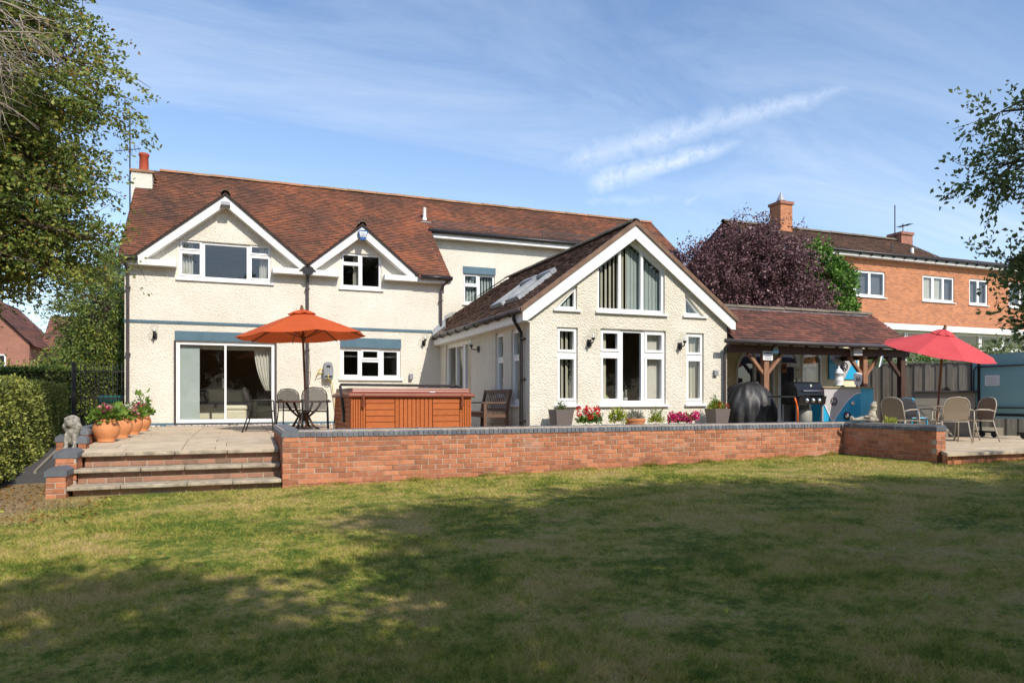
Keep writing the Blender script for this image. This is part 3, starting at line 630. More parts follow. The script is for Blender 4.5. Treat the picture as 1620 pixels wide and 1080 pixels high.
b = B(); b.poly([(-.012,0),(.225,0),(.225,.10),(.045,.105),(-.012,.06)], lambda u, v, w: (WX0 + u, w, .125 + v), WY - .01, WY + .22); part('coping_corner', b, 'bluej', wall, attr=True)
part('brick_courses', jb, 'brickj', wall, attr=True, kind='stuff')
if jc.v: part('coping_courses', jc, 'bluej', wall, attr=True, kind='stuff')
wall2 = thing('return_wall', 'short shaded brick wall running forward to the lower patio', 'wall', (WX1, 8.57, -.5))
b = B(); b.box(WX1 + .008, WX1 + .212, 8.578, WY - .002, -.9, .125); b.box(WX1 + .012, WX1 + .2, 8.59, WY - .02, .125, .222); part('mortar', b, 'mortar', wall2)
jb = B(); jc = B()
brick_run(wall2, jb, (WX1, WY - .0, .122), (0,-1,0), (-1,0,0), WY - 8.57 - .104, 9, zmin, [110])
brick_run(wall2, jb, (WX1 + .0, 8.57, .122), (1,0,0), (0,-1,0), .22, 9, zmin, [20])
coping_run(wall2, (WX1, WY, .125), (0,-1,0), (-1,0,0), WY - 8.57 - .23, .125, [60], jc)
b = B(); b.poly([(-.012,0),(.225,0),(.225,.07),(.19,.105),(.03,.105),(-.012,.07)], lambda u, v, w: (WX1 + u, w, .125 + v), 8.56, 8.8); part('coping_end', b, 'bluej', wall2, attr=True)
# riser below the lower patio edge
wall3 = thing('patio_plinth', 'low pinkish brick plinth under the lower patio edge', 'wall', (10.68, 8.12, -.5))
jb = B(); b = B(); b.box(11.36, 16.6, 8.128, 8.235, -.9, -.252); b.poly([(10.74, 8.128), (11.359, 8.128), (11.359, 8.55), (11.16, 8.55)], lambda u, v, w: (u, v, w), -.9, -.252); part('mortar', b, 'mortar', wall3)
brick_run(wall3, jb, (10.72, 8.12, -.252), (1,0,0), (0,-1,0), 4.9, 3, lambda x, y: -.55, [80]); brick_run(wall3, jb, (11.145, 8.55, -.252), (-.7071,-.7071,0), (-.7071,.7071,0), .55, 3, lambda x, y: -.55, [10], start=1); 
# ---- steps
st = thing('garden_steps', 'three wide stone steps with brick risers up to the patio', 'steps', (-.7, 10.6, -.6))
SX0, SX1 = -2.0, .598
lev = [(11.28, -.08, .36), (10.95, -.275, .37), (10.60, -.465, .37)]
b = B(); b.box(-1.96, .596, 11.33, 11.6, -.8, -.135); b.box(-1.96, .596, 11.0, 11.328, -.8, -.33); b.box(-1.96, .596, 10.66, 10.998, -.8, -.515); part('mortar', b, 'mortar', st)
jb = B()
for (yf, zt, dp) in lev:
    x = SX0 + {11.28: .0, 10.95: -.03, 10.60: -.05}[yf]; i = 0; ws = {11.28: (.55,.62,.7,.8), 10.95: (.8,.55,.75,.6), 10.60: (.62,.8,.58,.7)}[yf]
    while x < SX1 - .01:
        w = min(ws[i % 4], SX1 - x)
        if SX1 - x - w < .15: w = SX1 - x
        bb = B(); bb.box(x + .003, x + w - .003, yf - .04, yf + dp - .05, zt - .052, zt)
        bevel(part('tread_slab', bb, 'tread', st), .012, 2); x += w; i += 1
BRICKMAT[0] = 'brickstep'
brick_run(st, jb, (-1.97, 11.32, -.137), (1,0,0), (0,-1,0), 2.565, 2, lambda x, y: -1, [40])
brick_run(st, jb, (-1.99, 10.99, -.332), (1,0,0), (0,-1,0), 2.585, 2, lambda x, y: -1, [40])
brick_run(st, jb, (-1.99, 10.65, -.522), (1,0,0), (0,-1,0), 2.585, 1, lambda x, y: -1, [20])
BRICKMAT[0] = 'brick'
# ---- stepped piers on the left of the steps
def pier(x0, x1, y0, y1, ztop, label, courses, extra_cap=True):
    t = thing('step_pier', label, 'pier', (x0, y0, -.6), 0, 'brick piers stepping down beside the steps')
    b = B(); b.box(x0 + .008, x1 - .008, y0 + .008, y1, -.85, ztop - .11); part('mortar', b, 'mortar', t); j = B()
    brick_run(t, j, (x0, y0, ztop - .114), (1,0,0), (0,-1,0), x1 - x0, courses, lambda x, y: -.8, [30])
    brick_run(t, j, (x1, y0 + .104, ztop - .114), (0,1,0), (1,0,0), y1 - y0 - .104, courses, lambda x, y: -.8, [60], start=1)
    for k, (a, c) in enumerate(((y0 - .008, (y0*.6+y1*.4)), ((y0*.6+y1*.4) + .008, y1 + .004))):
        bb = B(); bb.poly([(x0-.012,0),(x1+.012,0),(x1+.012,.07),(x1-.05,.112),(x0+.05,.112),(x0-.012,.07)], lambda u, v, w: (u, w, ztop - .11 + v), a, c)
        part('coping_brick', bb, 'bluej', t, attr=True)
    return t
pier(-2.26, -2.035, 10.5, 10.93, -.21, 'lowest blue-capped brick pier beside the bottom step', 5)
pier(-2.25, -2.0, 10.95, 11.42, -.01, 'middle blue-capped brick pier beside the second step', 7)
pier(-2.135, -2.025, 11.75, 11.97, .14, 'slim brick post right of the lion statue', 9)
pier(-2.42, -2.31, 11.85, 12.07, .16, 'slim brick post left of the lion statue', 9)
lw = thing('patio_side_wall', 'low blue-coped brick wall along the left edge of the patio', 'wall', (-2.35, 12.5, -.6))
b = B(); b.box(-2.345, -2.135, 12.5, 18.5, -.85, .128); part('mortar', b, 'mortar', lw); j = B(); jc = B()
brick_run(lw, j, (-2.125, 12.45, .12), (0,1,0), (1,0,0), 6.0, 3, lambda x, y: -.1, [60]); coping_run(lw, (-2.125, 12.45, .125), (0,1,0), (1,0,0), 6.0, .125, [80], jc)
part('brick_courses', j, 'brickj', lw, attr=True, kind='stuff') if j.v else None
# ---- side path and soil along the hedge
b = B(); b.add([(-3.3, 12.5, -.62), (-2.36, 12.5, -.62), (-2.36, 13.4, -.48), (-2.36, 19.6, -.10), (-3.62, 19.6, -.10), (-3.3, 13.4, -.48)], [(0,1,2,5), (5,2,3,4)]); struct('path', b, 'tarmac')
b = B(); b.bar((-2.98, 13.2, -.49), (-3.36, 17.5, -.20), .04, .05); struct('path_edging', b, 'edging')

# ================================================================== window kit
def win(parent, mpf, outline, panes, sash=(), sill=None, wf=.05, mat='white', glassmat='glass', name='window', bead=.034):
    b = B(); b.plate(outline, panes, mpf, wf, wf + .07)
    for i in sash:
        p = panes[i]; us = [q[0] for q in p]; vs = [q[1] for q in p]
        e = rect(min(us) - bead, min(vs) - bead, max(us) + bead, max(vs) + bead); b.plate(e, [p], mpf, wf - .018, wf - .0005)
    w = part(name, b, mat, parent)
    for p in panes:
        g = B(); cu = sum(q[0] for q in p)/len(p); cv = sum(q[1] for q in p)/len(p)
        g.add([mpf(cu + (u - cu) * 1.02, cv + (v - cv) * 1.01, wf + .035) for u, v in p], [tuple(range(len(p)))]); part('pane', g, glassmat, w)
    if sill:
        s = B(); u0, u1, v, pr = sill
        s.poly([(-pr, v - .045), (-pr, v - .012), (wf + .02, v + .012), (wf + .02, v - .045)], lambda a, c, q: mpf(q, c, a), u0, u1); part('sill', s, mat, w)
    return w
def slats(w, mpf, u0, u1, v0, vtop, step=.085, ang=50, wd=.18, mat='blindc', sw=.089):
    u = u0 + step / 2
    while u < u1:
        b = B(); vt = vtop(u) if callable(vtop) else vtop; a = rad(ang); c, s = math.cos(a) * sw / 2, math.sin(a) * sw / 2
        if vt - v0 > .08:
            b.add([mpf(u - c, v0, wd - s), mpf(u + c, v0, wd + s), mpf(u + c, vt, wd + s), mpf(u - c, vt, wd - s)], [(0,1,2,3)]); part('blind_slat', b, mat, w)
        u += step
def drape(w, mpf, pts_fn, u0, u1, v0, v1, wd=.22, mat='curtain', name='curtain', n=28, amp=.03, waves=6):
    b = B(); vs = []; rows = 8
    for j in range(rows + 1):
        t = j / rows
        for i in range(n + 1):
            s = i / n; a, c = pts_fn(t); u = a + (c - a) * s
            vs.append(mpf(u, v1 + (v0 - v1) * t, wd + amp * math.sin(s * waves * 6.283)))
    fs = [(j*(n+1)+i, j*(n+1)+i+1, (j+1)*(n+1)+i+1, (j+1)*(n+1)+i) for j in range(rows) for i in range(n)]
    b.add(vs, fs); part(name, b, mat, w, smooth=True)
def room(parent, x0, x1, y0, y1, z0, z1, mat, floor='carpet', top=None, back=None):
    """inner faces of a room, open to the front"""
    b = B(); b.add([(x0,y0,z0),(x1,y0,z0),(x1,y1,z0),(x0,y1,z0),(x0,y0,z1),(x1,y0,z1),(x1,y1,z1),(x0,y1,z1)], [(4,5,6,7),(1,2,6,5),(3,0,4,7)] + ([] if back else [(2,3,7,6)]))
    r = part('room_wall', b, mat, parent)
    f = B(); f.add([(x0,y0,z0+.002),(x1,y0,z0+.002),(x1,y1,z0+.002),(x0,y1,z0+.002)], [(0,1,2,3)]); part('room_floor', f, floor, r)
    return r

# ================================================================== tiles
def tiles(name, parent, org, U, V, lu, lv, mat, mask=None, w=.165, g=.1, label=None):
    org = Vector(org); U = Vector(U).normalized(); V = Vector(V).normalized(); N = U.cross(V)
    if N.z < 0: N = -N
    b = B(); off = root_loc(parent); nv = int(lv / g) + 1; nu = int(lu / w) + 1
    for j in range(nv):
        for i in range(-1, nu):
            a = i * w + (j % 2) * w / 2; a0 = max(a, 0); a1 = min(a + w - .003, lu)
            if a1 - a0 < .03: continue
            l0 = j * g; l1 = min(l0 + g * 1.3, lv)
            c = org + U * ((a0 + a1) / 2) + V * (l0 + g * .5)
            if mask and not mask(c): continue
            h = .026 + RND.uniform(-.004, .006); tw = RND.uniform(-.004, .004); sl = RND.uniform(-.005, .005)
            p0 = org + U * a0 + V * (l0 + sl); p1 = org + U * a1 + V * (l0 + sl); q0 = org + U * a0 + V * l1; q1 = org + U * a1 + V * l1
            r = RND.random()
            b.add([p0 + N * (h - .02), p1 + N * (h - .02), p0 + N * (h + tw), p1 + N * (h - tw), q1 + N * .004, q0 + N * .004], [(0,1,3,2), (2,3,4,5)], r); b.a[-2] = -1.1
    me = bpy.data.meshes.new(name); me.from_pydata([(p[0]-off.x, p[1]-off.y, p[2]-off.z) for p in b.v], [], b.f)
    at = me.attributes.new('rnd', 'FLOAT', 'FACE'); at.data.foreach_set('value', b.a)
    return link(name, me, mat, parent, kind='stuff', label=label)
ridge_cache = {}
def ridge(parent, p, q, mat, name='ridge_tile', r=.115, step=.45):
    p = Vector(p); q = Vector(q); d = q - p; L = d.length; d.normalize(); n = max(1, int(L / step)); off = root_loc(parent); st_ = L / n
    k = (round(st_, 2), r)
    if k not in ridge_cache:
        b = B(); vs = []; m = 7
        for e, rr in ((-st_/2 - .004, r), (st_/2 - .012, r * .97)):
            for ri in (rr, rr - .02):
                for a in range(m): t = math.pi * a / (m - 1); vs.append((math.cos(t) * ri, e, math.sin(t) * ri * .8))
        fs = [(a, a+1, 2*m+a+1, 2*m+a) for a in range(m-1)] + [(a+1, a, m+a, m+a+1) for a in range(m-1)] + [(2*m+a, 2*m+a+1, 3*m+a+1, 3*m+a) for a in range(m-1)]
        b.add(vs, fs); ridge_cache[k] = b.mesh('ridge_tile')
    M = Matrix((d.cross(Vector((0,0,1))).normalized(), d, d.cross(Vector((0,0,1))).normalized().cross(d))).transposed()
    for i in range(n):
        c = p + d * ((i + .5) * st_); o = link(name, ridge_cache[k], mat, parent, c - off + Vector((0, 0, RND.uniform(-.006, .008)))); o.rotation_euler = M.to_euler()
def gutter(parent, p, q, mat='black', r=.055, name='gutter'):
    b = B(); b.tube([p, q], r, n=10); return part(name, b, mat, parent, smooth=True)
def downpipe(parent, pts, mat='greypipe', r=.036):
    b = B(); b.tube(pts, r, n=10); P = [Vector(p) for p in pts]
    z0 = min(p.z for p in P); lp = P[-1]; top = P[-2]
    z = top.z - .3
    while z > lp.z: b.box(lp.x - .055, lp.x + .055, lp.y - .042, lp.y + .06, z, z + .03); z -= 1.6
    return part('downpipe', b, mat, parent, smooth=False)

# ================================================================== MAIN HOUSE
FY = 19.3; YR = 23.1; ZR = 7.33; PT = .812
house = thing('house', 'large cream rendered house with red tiled roof and two gables', 'house', (1, FY, 0))
fy = facey(FY)
def mainz(y): return 4.02 + PT * (y - 19.0)
G = [(-.26, 5.80, .83), (3.13, 5.33, .83)]           # gable centre, ridge height, slope
door_r = rect(-1.39, .07, .92, 2.11); w1_r = rect(-1.33, 3.66, .83, 4.62); w2_r = rect(2.60, 3.65, 3.68, 4.60); w3_r = rect(2.58, 1.23, 4.21, 2.05)
out = [(-2.52, -.3), (5.45, -.3), (5.45, 4.22), (4.42, 4.05), (3.13, 5.12), (1.80, 4.02), (1.66, 4.02), (-.26, 5.60), (-2.1, 4.05), (-2.52, 4.22)]
out = [(-2.52, -.3), (5.45, -.3), (5.45, 4.2), (4.45, 4.2), (3.13, 5.22), (1.93, 4.2), (1.55, 4.2), (-.26, 5.68), (-2.05, 4.2), (-2.52, 4.2)]
b = B(); b.plate(out, [door_r, w1_r, w2_r, w3_r], fy, 0, .22)
wl_ = part('front_wall', b, 'render', house)
b = B(); b.poly([(19.521, -.3), (26.9, -.3), (26.9, 4.1), (23.1, 7.2), (19.521, 4.3)], lambda u, v, w: (w, u, v), -2.52, -2.3); part('side_wall', b, 'render', house)
b = B(); b.poly([(19.521, -.3), (21.55, -.3), (21.55, 5.9), (19.521, 4.3)], lambda u, v, w: (w, u, v), 5.2, 5.45); part('side_wall', b, 'render', house)
sw2 = rect(6.74, 3.72, 7.80, 4.68)
b = B(); b.plate(rect(5.0, -.3, 14.5, 5.8), [sw2], facey(21.6), 0, .22); part('rear_wing_wall', b, 'render', house)
b = B(); b.poly([(21.82, -.3), (26.8, -.3), (26.8, 4.1), (23.1, 7.1), (21.82, 6.1)], lambda u, v, w: (w, u, v), 14.28, 14.5); part('side_wall', b, 'render', house)
b = B(); b.box(-2.52, 14.5, 26.9, 27.1, -.3, 4.1); part('back_wall', b, 'render', house)
# roof
ca = math.cos(math.atan(PT)); sa = math.sin(math.atan(PT))
def mA(c):
    for gx, gz, s in G:
        if c.z < gz and abs(c.x - gx) < (gz - c.z) / s - .02: return False
    return not (c.x > -2.72 and c.x < -2.2 and c.y > 22.1 and c.y < 22.7)
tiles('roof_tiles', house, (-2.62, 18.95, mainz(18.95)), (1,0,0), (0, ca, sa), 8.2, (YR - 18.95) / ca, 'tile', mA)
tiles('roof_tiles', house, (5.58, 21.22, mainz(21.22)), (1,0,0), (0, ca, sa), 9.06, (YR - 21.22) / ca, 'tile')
b = B(); b.add([(-2.62, YR, ZR), (14.64, YR, ZR), (14.64, 27.3, ZR - PT * 4.2), (-2.62, 27.3, ZR - PT * 4.2)], [(0,1,2,3)])
b.poly([(18.97, mainz(18.97) - .07), (YR, ZR - .06), (27.3, ZR - PT*4.2 - .06), (27.3, ZR - PT*4.2 - .1), (YR, ZR - .14), (18.97, mainz(18.97) - .15)], lambda u, v, w: (w, u, v + .06), -2.64, -2.5)
b.poly([(18.97, mainz(18.97) - .05), (21.3, mainz(21.3) - .05), (21.3, mainz(21.3) - .09), (18.97, mainz(18.97) - .09)], lambda u, v, w: (w, u, v + .05), 5.46, 5.59)
b.poly([(21.25, mainz(21.25) - .05), (YR, ZR - .05), (YR, ZR - .09), (21.25, mainz(21.25) - .09)], lambda u, v, w: (w, u, v + .05), 14.51, 14.65)
part('roof', b, 'deck', house)
ridge(house, (-2.1, YR, ZR + .0), (14.64, YR, ZR + .0), 'ridge')
for gi, (gx, gz, s) in enumerate(G):
    hw = (gz - 4.0) / s; cs = math.cos(math.atan(s)); sn = math.sin(math.atan(s)); ye = 19 + (gz - 4.02) / PT
    mk_ = lambda c: c.z > mainz(c.y) - .03
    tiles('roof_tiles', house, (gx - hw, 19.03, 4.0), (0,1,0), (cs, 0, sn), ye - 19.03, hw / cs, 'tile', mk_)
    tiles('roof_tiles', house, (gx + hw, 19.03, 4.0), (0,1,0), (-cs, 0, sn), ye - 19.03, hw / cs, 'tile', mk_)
    ridge(house, (gx, 19.0, gz), (gx, ye, gz), 'ridgegrey')
    # barge boards: a white board up each slope, its dark verge on top
    for sg in (-1, 1):
        ft = hw - .03; b = B()
        b.poly([(0, gz - .05), (sg * ft, 4.0 - .0), (sg * (ft - .29), 4.0), (0, gz - .30)], lambda u, v, w: (gx + u, w, v), 19.06, 19.10); part('barge_board', b, 'fascia', house)
        b = B(); b.poly([(0, gz + .022), (sg * (hw + .02), 4.0 - .0), (sg * (hw - .05), 4.0), (0, gz - .045)], lambda u, v, w: (gx + u, w, v), 19.02, 19.12); part('verge', b, 'deck', house)
        b = B(); b.poly([(0, gz - .30), (sg * (ft - .29), 4.0), (sg * (ft - .18), 4.0), (0, gz - .2)], lambda u, v, w: (gx + u, w, v), 19.101, 19.3); part('soffit', b, 'fascia', house)
# fascias
for u0, u1 in ((-2.60, -1.38), (.86, 2.53), (3.73, 5.58)):
    b = B(); b.box(u0, u1, 19.055, 19.299, 3.905, 4.045); part('fascia', b, 'fascia', house)
for u0, u1 in ((-2.62, -2.2), (4.72, 5.60)): gutter(house, (u0, 18.98, 4.03), (u1, 18.98, 4.03))
b = B(); b.box(5.5, 14.55, 21.30, 21.33, 5.68, 5.86); b.box(5.5, 14.55, 21.331, 21.6, 5.70, 5.72); part('fascia', b, 'fascia', house)
gutter(house, (5.5, 21.24, 5.86), (14.6, 21.24, 5.86))
# mesh snow guard above the rear wing gutter
gd = B(); gd.box(5.62, 11.05, 21.262, 21.268, 5.90, 5.93)
for i in range(0, 76):
    x = 5.64 + i * .072
    gd.bar((x, 21.26, 5.92), (x + .12, 21.26, 6.16), .010, .010); gd.bar((x + .12, 21.26, 5.92), (x, 21.26, 6.16), .010, .010)
for x in (5.68, 7.55, 9.35, 11.05): gd.bar((x, 21.25, 5.78), (x, 21.25, 6.19), .03, .02)
gd.box(5.62, 11.1, 21.25, 21.27, 6.15, 6.17); part('snow_guard', gd, 'greypipe', house)
# string course, lintel boards, plinth
b = B(); b.box(-2.53, 5.1, 19.28, 19.2995, 2.53, 2.60); part('string_course', b, 'bluegrey', house)
b = B(); b.box(-1.42, .94, 19.275, 19.2995, 2.125, 2.36); part('lintel_board', b, 'bluegrey', house)
b = B(); b.box(2.58, 4.22, 19.275, 19.2995, 2.062, 2.32); part('lintel_board', b, 'bluegrey', house)
b = B(); b.box(6.72, 7.82, 21.575, 21.5995, 4.69, 4.91); part('lintel_board', b, 'bluegrey', house)
b = B(); b.box(-2.53, 5.3, 19.27, 19.2995, -.25, .085); part('plinth', b, 'bluegrey', house)
# sliding patio door
D = win(house, fy, door_r, [rect(-1.31, .17, -.29, 2.03), rect(-.24, .17, .84, 2.03)], wf=.03, name='sliding_door', glassmat='glasslow')
b = B(); b.box(-1.44, -1.392, 19.262, 19.33, .06, 2.12); b.box(.922, .965, 19.262, 19.33, .06, 2.12); b.box(-1.44, .965, 19.262, 19.33, .02, .068); part('door_surround', b, 'greypipe', D)
b = B(); b.box(-.33, -.31, 19.30, 19.325, .95, 1.2); part('handle', b, 'chrome', D)
slats(D, fy, -1.30, -.90, .15, 2.02, step=.06, ang=-12, wd=.13, mat='blind')
drape(D, fy, lambda t: (.42 + .22 * t ** 2.2 + .05 * t, .85), 0, 0, .9, 2.0, wd=.28, mat='curtain', waves=5)
# pelmet drape along the top
drape(D, fy, lambda t: (-.9, .8), 0, 0, 1.93, 2.03, wd=.26, mat='curtain', waves=9, amp=.02, name='valance')
rm = room(house, -2.29, 1.6, 19.53, 23.6, .04, 2.42, 'room')
# sofa, footstool, armchair inside
def soft(label, cat, name, boxes, mat, loc, rz=0, group=None):
    t = thing(name, label, cat, loc, rz, group)
    for nm, (x0,x1,y0,y1,z0,z1), m in boxes:
        q = B(); q.box(x0,x1,y0,y1,z0,z1); bevel(part(nm, q, m or mat, t, world=False), .06, 3)
    return t
soft('cream leather sofa inside the sliding door', 'sofa', 'sofa', [('base', (-.9,.9,-.4,.4,.05,.40), None), ('seat_cushion', (-.88,-.01,-.42,.25,.34,.50), None), ('seat_cushion', (.01,.88,-.42,.25,.34,.50), None), ('backrest', (-.9,.9,.2,.45,.30,.92), None), ('arm', (-1.08,-.9,-.4,.4,.05,.62), None), ('arm', (.9,1.08,-.4,.4,.05,.62), None)], 'sofa', (-.55, 21.6, .045))
t = soft('dark patterned cushion on the cream sofa', 'cushion', 'cushion', [('cover', (-.22,.22,-.07,.07,0,.36), None)], 'cushion', (-.95, 21.62, .56))
soft('square cream footstool behind the patio door glass', 'footstool', 'footstool', [('base', (-.27,.27,-.25,.25,.03,.36), None), ('top', (-.29,.29,-.27,.27,.33,.47), None)], 'sofa', (-.02, 20.35, .045))
soft('cream armchair by the curtain inside', 'armchair', 'armchair', [('seat', (-.35,.35,-.35,.35,.08,.46), None), ('backrest', (-.38,.38,.25,.45,.30,.95), None), ('arm', (-.5,-.35,-.38,.38,.08,.62), None), ('arm', (.35,.5,-.38,.38,.08,.62), None)], 'sofa', (1.0, 20.9, .045), rad(-50))
# upper windows
w = win(house, fy, w1_r, [rect(-1.26, 4.42, -.86, 4.57), rect(-1.26, 3.78, -.86, 4.29), rect(-.74, 3.74, .24, 4.55), rect(.36, 4.42, .76, 4.57), rect(.36, 3.78, .76, 4.29)], sash=(0, 1, 3, 4), sill=(-1.40, .90, 3.66, .05), bead=.045)
drape(w, fy, lambda t: (-1.3, -1.02), 0, 0, 3.7, 4.6, waves=4); drape(w, fy, lambda t: (.55, .8), 0, 0, 3.7, 4.6, waves=4)
room(house, -1.45, .95, 19.53, 22.6, 2.6, 4.66, 'roomdark')
w = win(house, fy, w2_r, [rect(2.67, 4.36, 3.06, 4.54), rect(2.66, 3.74, 3.07, 4.27), rect(3.17, 3.74, 3.62, 4.54)], sash=(0, 1), sill=(2.54, 3.74, 3.65, .05), bead=.045)
drape(w, fy, lambda t: (2.95, 3.08), 0, 0, 3.7, 4.58, waves=2)
room(house, 2.48, 3.80, 19.53, 22.6, 2.6, 4.64, 'roomdark')
w = win(house, fy, w3_r, [rect(2.68, 1.33, 3.05, 1.97), rect(3.19, 1.80, 3.58, 1.97), rect(3.16, 1.30, 3.61, 1.68), rect(3.75, 1.33, 4.12, 1.97)], sash=(1,), sill=(2.54, 4.27, 1.23, .06), bead=.05)
drape(w, fy, lambda t: (2.62, 3.08), 0, 0, 1.82, 1.86, waves=5, amp=.01, name='cafe_trim'); drape(w, fy, lambda t: (3.72, 4.18), 0, 0, 1.82, 1.86, waves=5, amp=.01, name='cafe_trim')
room(house, 2.0, 5.15, 19.53, 22.4, .04, 2.42, 'roomdark')
w = win(house, facey(21.6), sw2, [rect(6.80, 4.38, 7.18, 4.62), rect(6.80, 3.80, 7.20, 4.28), rect(7.30, 3.80, 7.74, 4.62)], sash=(0, 1), sill=(6.70, 7.84, 3.72, .05), bead=.04)
slats(w, facey(21.6), 6.78, 7.76, 3.75, 4.64, step=.10, ang=24, mat='blind')
room(house, 6.6, 7.95, 21.83, 24, 2.6, 4.9, 'roomdark')
# chimney, flues, aerial
ch = B(); ch.box(-2.72, -2.20, 22.08, 22.72, 6.1, 6.98); c = part('chimney', ch, 'render', house)
q = B(); q.box(-2.76, -2.16, 22.04, 22.76, 6.981, 7.05); part('chimney_cap', q, 'ridge', c)
q = B(); q.lathe([(.135, 0), (.125, .05), (.115, .45), (.135, .47), (.14, .53), (.125, .55), (.10, .55), (.09, .2)], (-2.44, 22.4, 7.05), 18); part('chimney_pot', q, MT['terracotta'] if False else mk('pot_red_clay', (.42, .075, .03), (.30, .055, .025), rough=.8), c, smooth=True)
q = B(); q.tube([(-2.78, 22.3, 5.9), (-2.78, 22.3, 8.7)], .018)
q.tube([(-3.15, 22.3, 7.55), (-2.5, 22.3, 7.7)], .012)
for i in range(7): q.tube([(-3.1 + i * .09, 22.05, 7.56 + i * .02), (-3.1 + i * .09, 22.55, 7.56 + i * .02)], .006, n=4)
q.tube([(-2.9, 22.3, 8.55), (-2.66, 22.3, 8.6)], .012)
part('aerial', q, 'darkmetal', house)
for x, y, z in ((5.53, 21.85, 6.34), (13.1, 21.75, 6.27)):
    q = B(); q.lathe([(.055, 0), (.055, .36), (.06, .37), (.0, .39)], (x, y, z), 14); q.lathe([(.075, -.03), (.07, .05), (.056, .07)], (x, y, z), 14); part('flue', q, 'fascia', house, smooth=True)
    q = B(); q.box(x - .16, x + .16, y - .2, y + .03, z - .13, z - .11); part('flashing', q, 'lead', house)
# downpipes
downpipe(house, [(1.73, 19.12, 4.0), (1.73, 19.22, 3.85), (1.73, 19.22, .02)])
q = B(); q.poly([(-.13, 0), (.13, 0), (.13, -.1), (.05, -.19), (-.05, -.19), (-.13, -.1)], lambda u, v, w: (1.73 + u, w, 4.08 + v), 19.0, 19.16); part('hopper', q, 'black', house)
downpipe(house, [(-2.5, 18.99, 4.0), (-2.44, 19.15, 3.8), (-2.44, 19.22, 3.65), (-2.44, 19.22, .02)])
downpipe(house, [(5.52, 18.99, 4.0), (5.38, 19.12, 3.85), (5.34, 19.22, 3.72), (5.34, 19.22, 2.75)])
# wall fittings
q = B(); q.box(2.02, 2.16, 19.285, 19.2995, 2.24, 2.36); part('air_vent', q, mk('vent_brown', (.28, .20, .15), rough=.8), house)
q = B(); q.box(4.44, 4.54, 19.2, 19.299, 1.22, 1.38); bevel(part('socket_box', q, 'greyplastic', house), .01)
q = B(); q.poly([(-.13, .2), (-.08, .24), (.08, .24), (.13, .2), (.07, -.02), (-.07, -.02)], lambda u, v, w: (3.13 + u, w, 4.92 + v), 18.96, 19.058); ab = part('alarm_box', q, mk('alarm_blue', (.03, .10, .30), rough=.35), house)
q = B(); q.poly([(-.10, .17), (.10, .17), (.075, .03), (-.075, .03)], lambda u, v, w: (3.13 + u, w, 4.95 + v), 18.95, 18.959); part('alarm_badge', q, 'paper', ab)
q = B()
for k in range(3): q.box(3.06, 3.20, 18.945, 18.949, 5.0 + k * .035, 5.012 + k * .035)
part('alarm_stripe', q, 'bluegrey', ab)
q = B(); q.obox((-.26, 18.97, 5.50), (.22, .12, .10), Matrix.Rotation(rad(-25), 3, 'X')); q.box(-.28, -.24, 19.0, 19.06, 5.46, 5.54); part('floodlight', q, 'greyplastic', house)
def wall_lamp(label, p, n, globe=True):
    """black bracket with a clear glass globe; n is the outward wall normal"""
    t = thing('wall_lamp', label, 'lamp', p, 0, 'globe lamps on the house walls'); n = Vector(n); s = n.cross(Vector((0,0,1)))
    q = B(); q.obox(n * .02, (.09 if abs(n.y) else .035, .035 if abs(n.y) else .09, .14)); part('back_plate', q, 'black', t, world=False)
    q = B(); q.tube([n * .03, n * .12 + Vector((0,0,-.015)), n * .18 + Vector((0,0,.0)), n * .19 + Vector((0,0,.06))], .013); q.lathe([(.02, 0), (.04, .02), (.045, .04), (.03, .045)], n * .19 + Vector((0,0,.05)), 14); part('arm', q, 'black', t, world=False, smooth=True)
    q = B(); q.ball(n * .19 + Vector((0,0,.185)), .105, None, 20, 12); part('globe', q, 'lampglass', t, world=False, smooth=True)
    q = B(); q.lathe([(.018, 0), (.02, .06), (.0, .09)], n * .19 + Vector((0,0,.10)), 8); part('bulb', q, 'paper', t, world=False, smooth=True)
    return t
wall_lamp('globe wall lamp left of the sliding patio door', (-1.86, 19.298, 2.22), (0, -1, 0))
wall_lamp('globe wall lamp right of the small kitchen window', (4.86, 19.298, 2.24), (0, -1, 0))

# ================================================================== GARDEN ROOM EXTENSION
EX0, EX1, EY = 5.33, 10.01, 12.75; RX = 7.65; EE = 2.40; ES = .745
def ez(x): return EE + ES * (min(x, 2 * RX - x) - 5.1)
ext = thing('garden_room', 'cream roughcast garden room with glazed gable and brown tiled roof', 'extension', (7.6, EY, 0))
ey = facey(EY)
pL, pM, pR = rect(5.91, .56, 6.375, 2.10), rect(6.885, .56, 8.445, 2.11), rect(8.955, .57, 9.405, 2.09)
tL, tR = [(5.86, 2.46), (6.36, 2.46), (6.36, 2.96)], [(8.92, 2.46), (9.41, 2.46), (8.92, 2.945)]
pent = [(6.82, 2.46), (8.42, 2.46), (8.42, 3.42), (7.62, 3.985), (6.82, 3.38)]
b = B(); b.plate([(EX0, -.3), (EX1, -.3), (EX1, ez(EX1) - .05), (RX, ez(RX) - .05), (EX0, ez(EX0) - .05)], [pL, pM, pR, tL, tR, pent], ey, 0, .22); part('front_wall', b, 'render2', ext)
sd = rect(16.45, .05, 18.72, 2.15); s1 = rect(14.23, .75, 14.72, 2.12); s2 = rect(13.25, .56, 13.76, 2.12)
b = B(); b.plate(rect(EY + .221, -.3, FY - .001, 2.48), [sd, s1, s2], facex(EX0), 0, .22); part('side_wall', b, 'render2', ext)
b = B(); b.box(EX1 - .22, EX1, EY + .221, 21.59, -.3, 2.45); part('side_wall', b, 'render2', ext)
MT['vergebrown'] = mk('verge_tile_brown', (.23, .14, .09), (.14, .085, .06), scale=6, rough=.9)
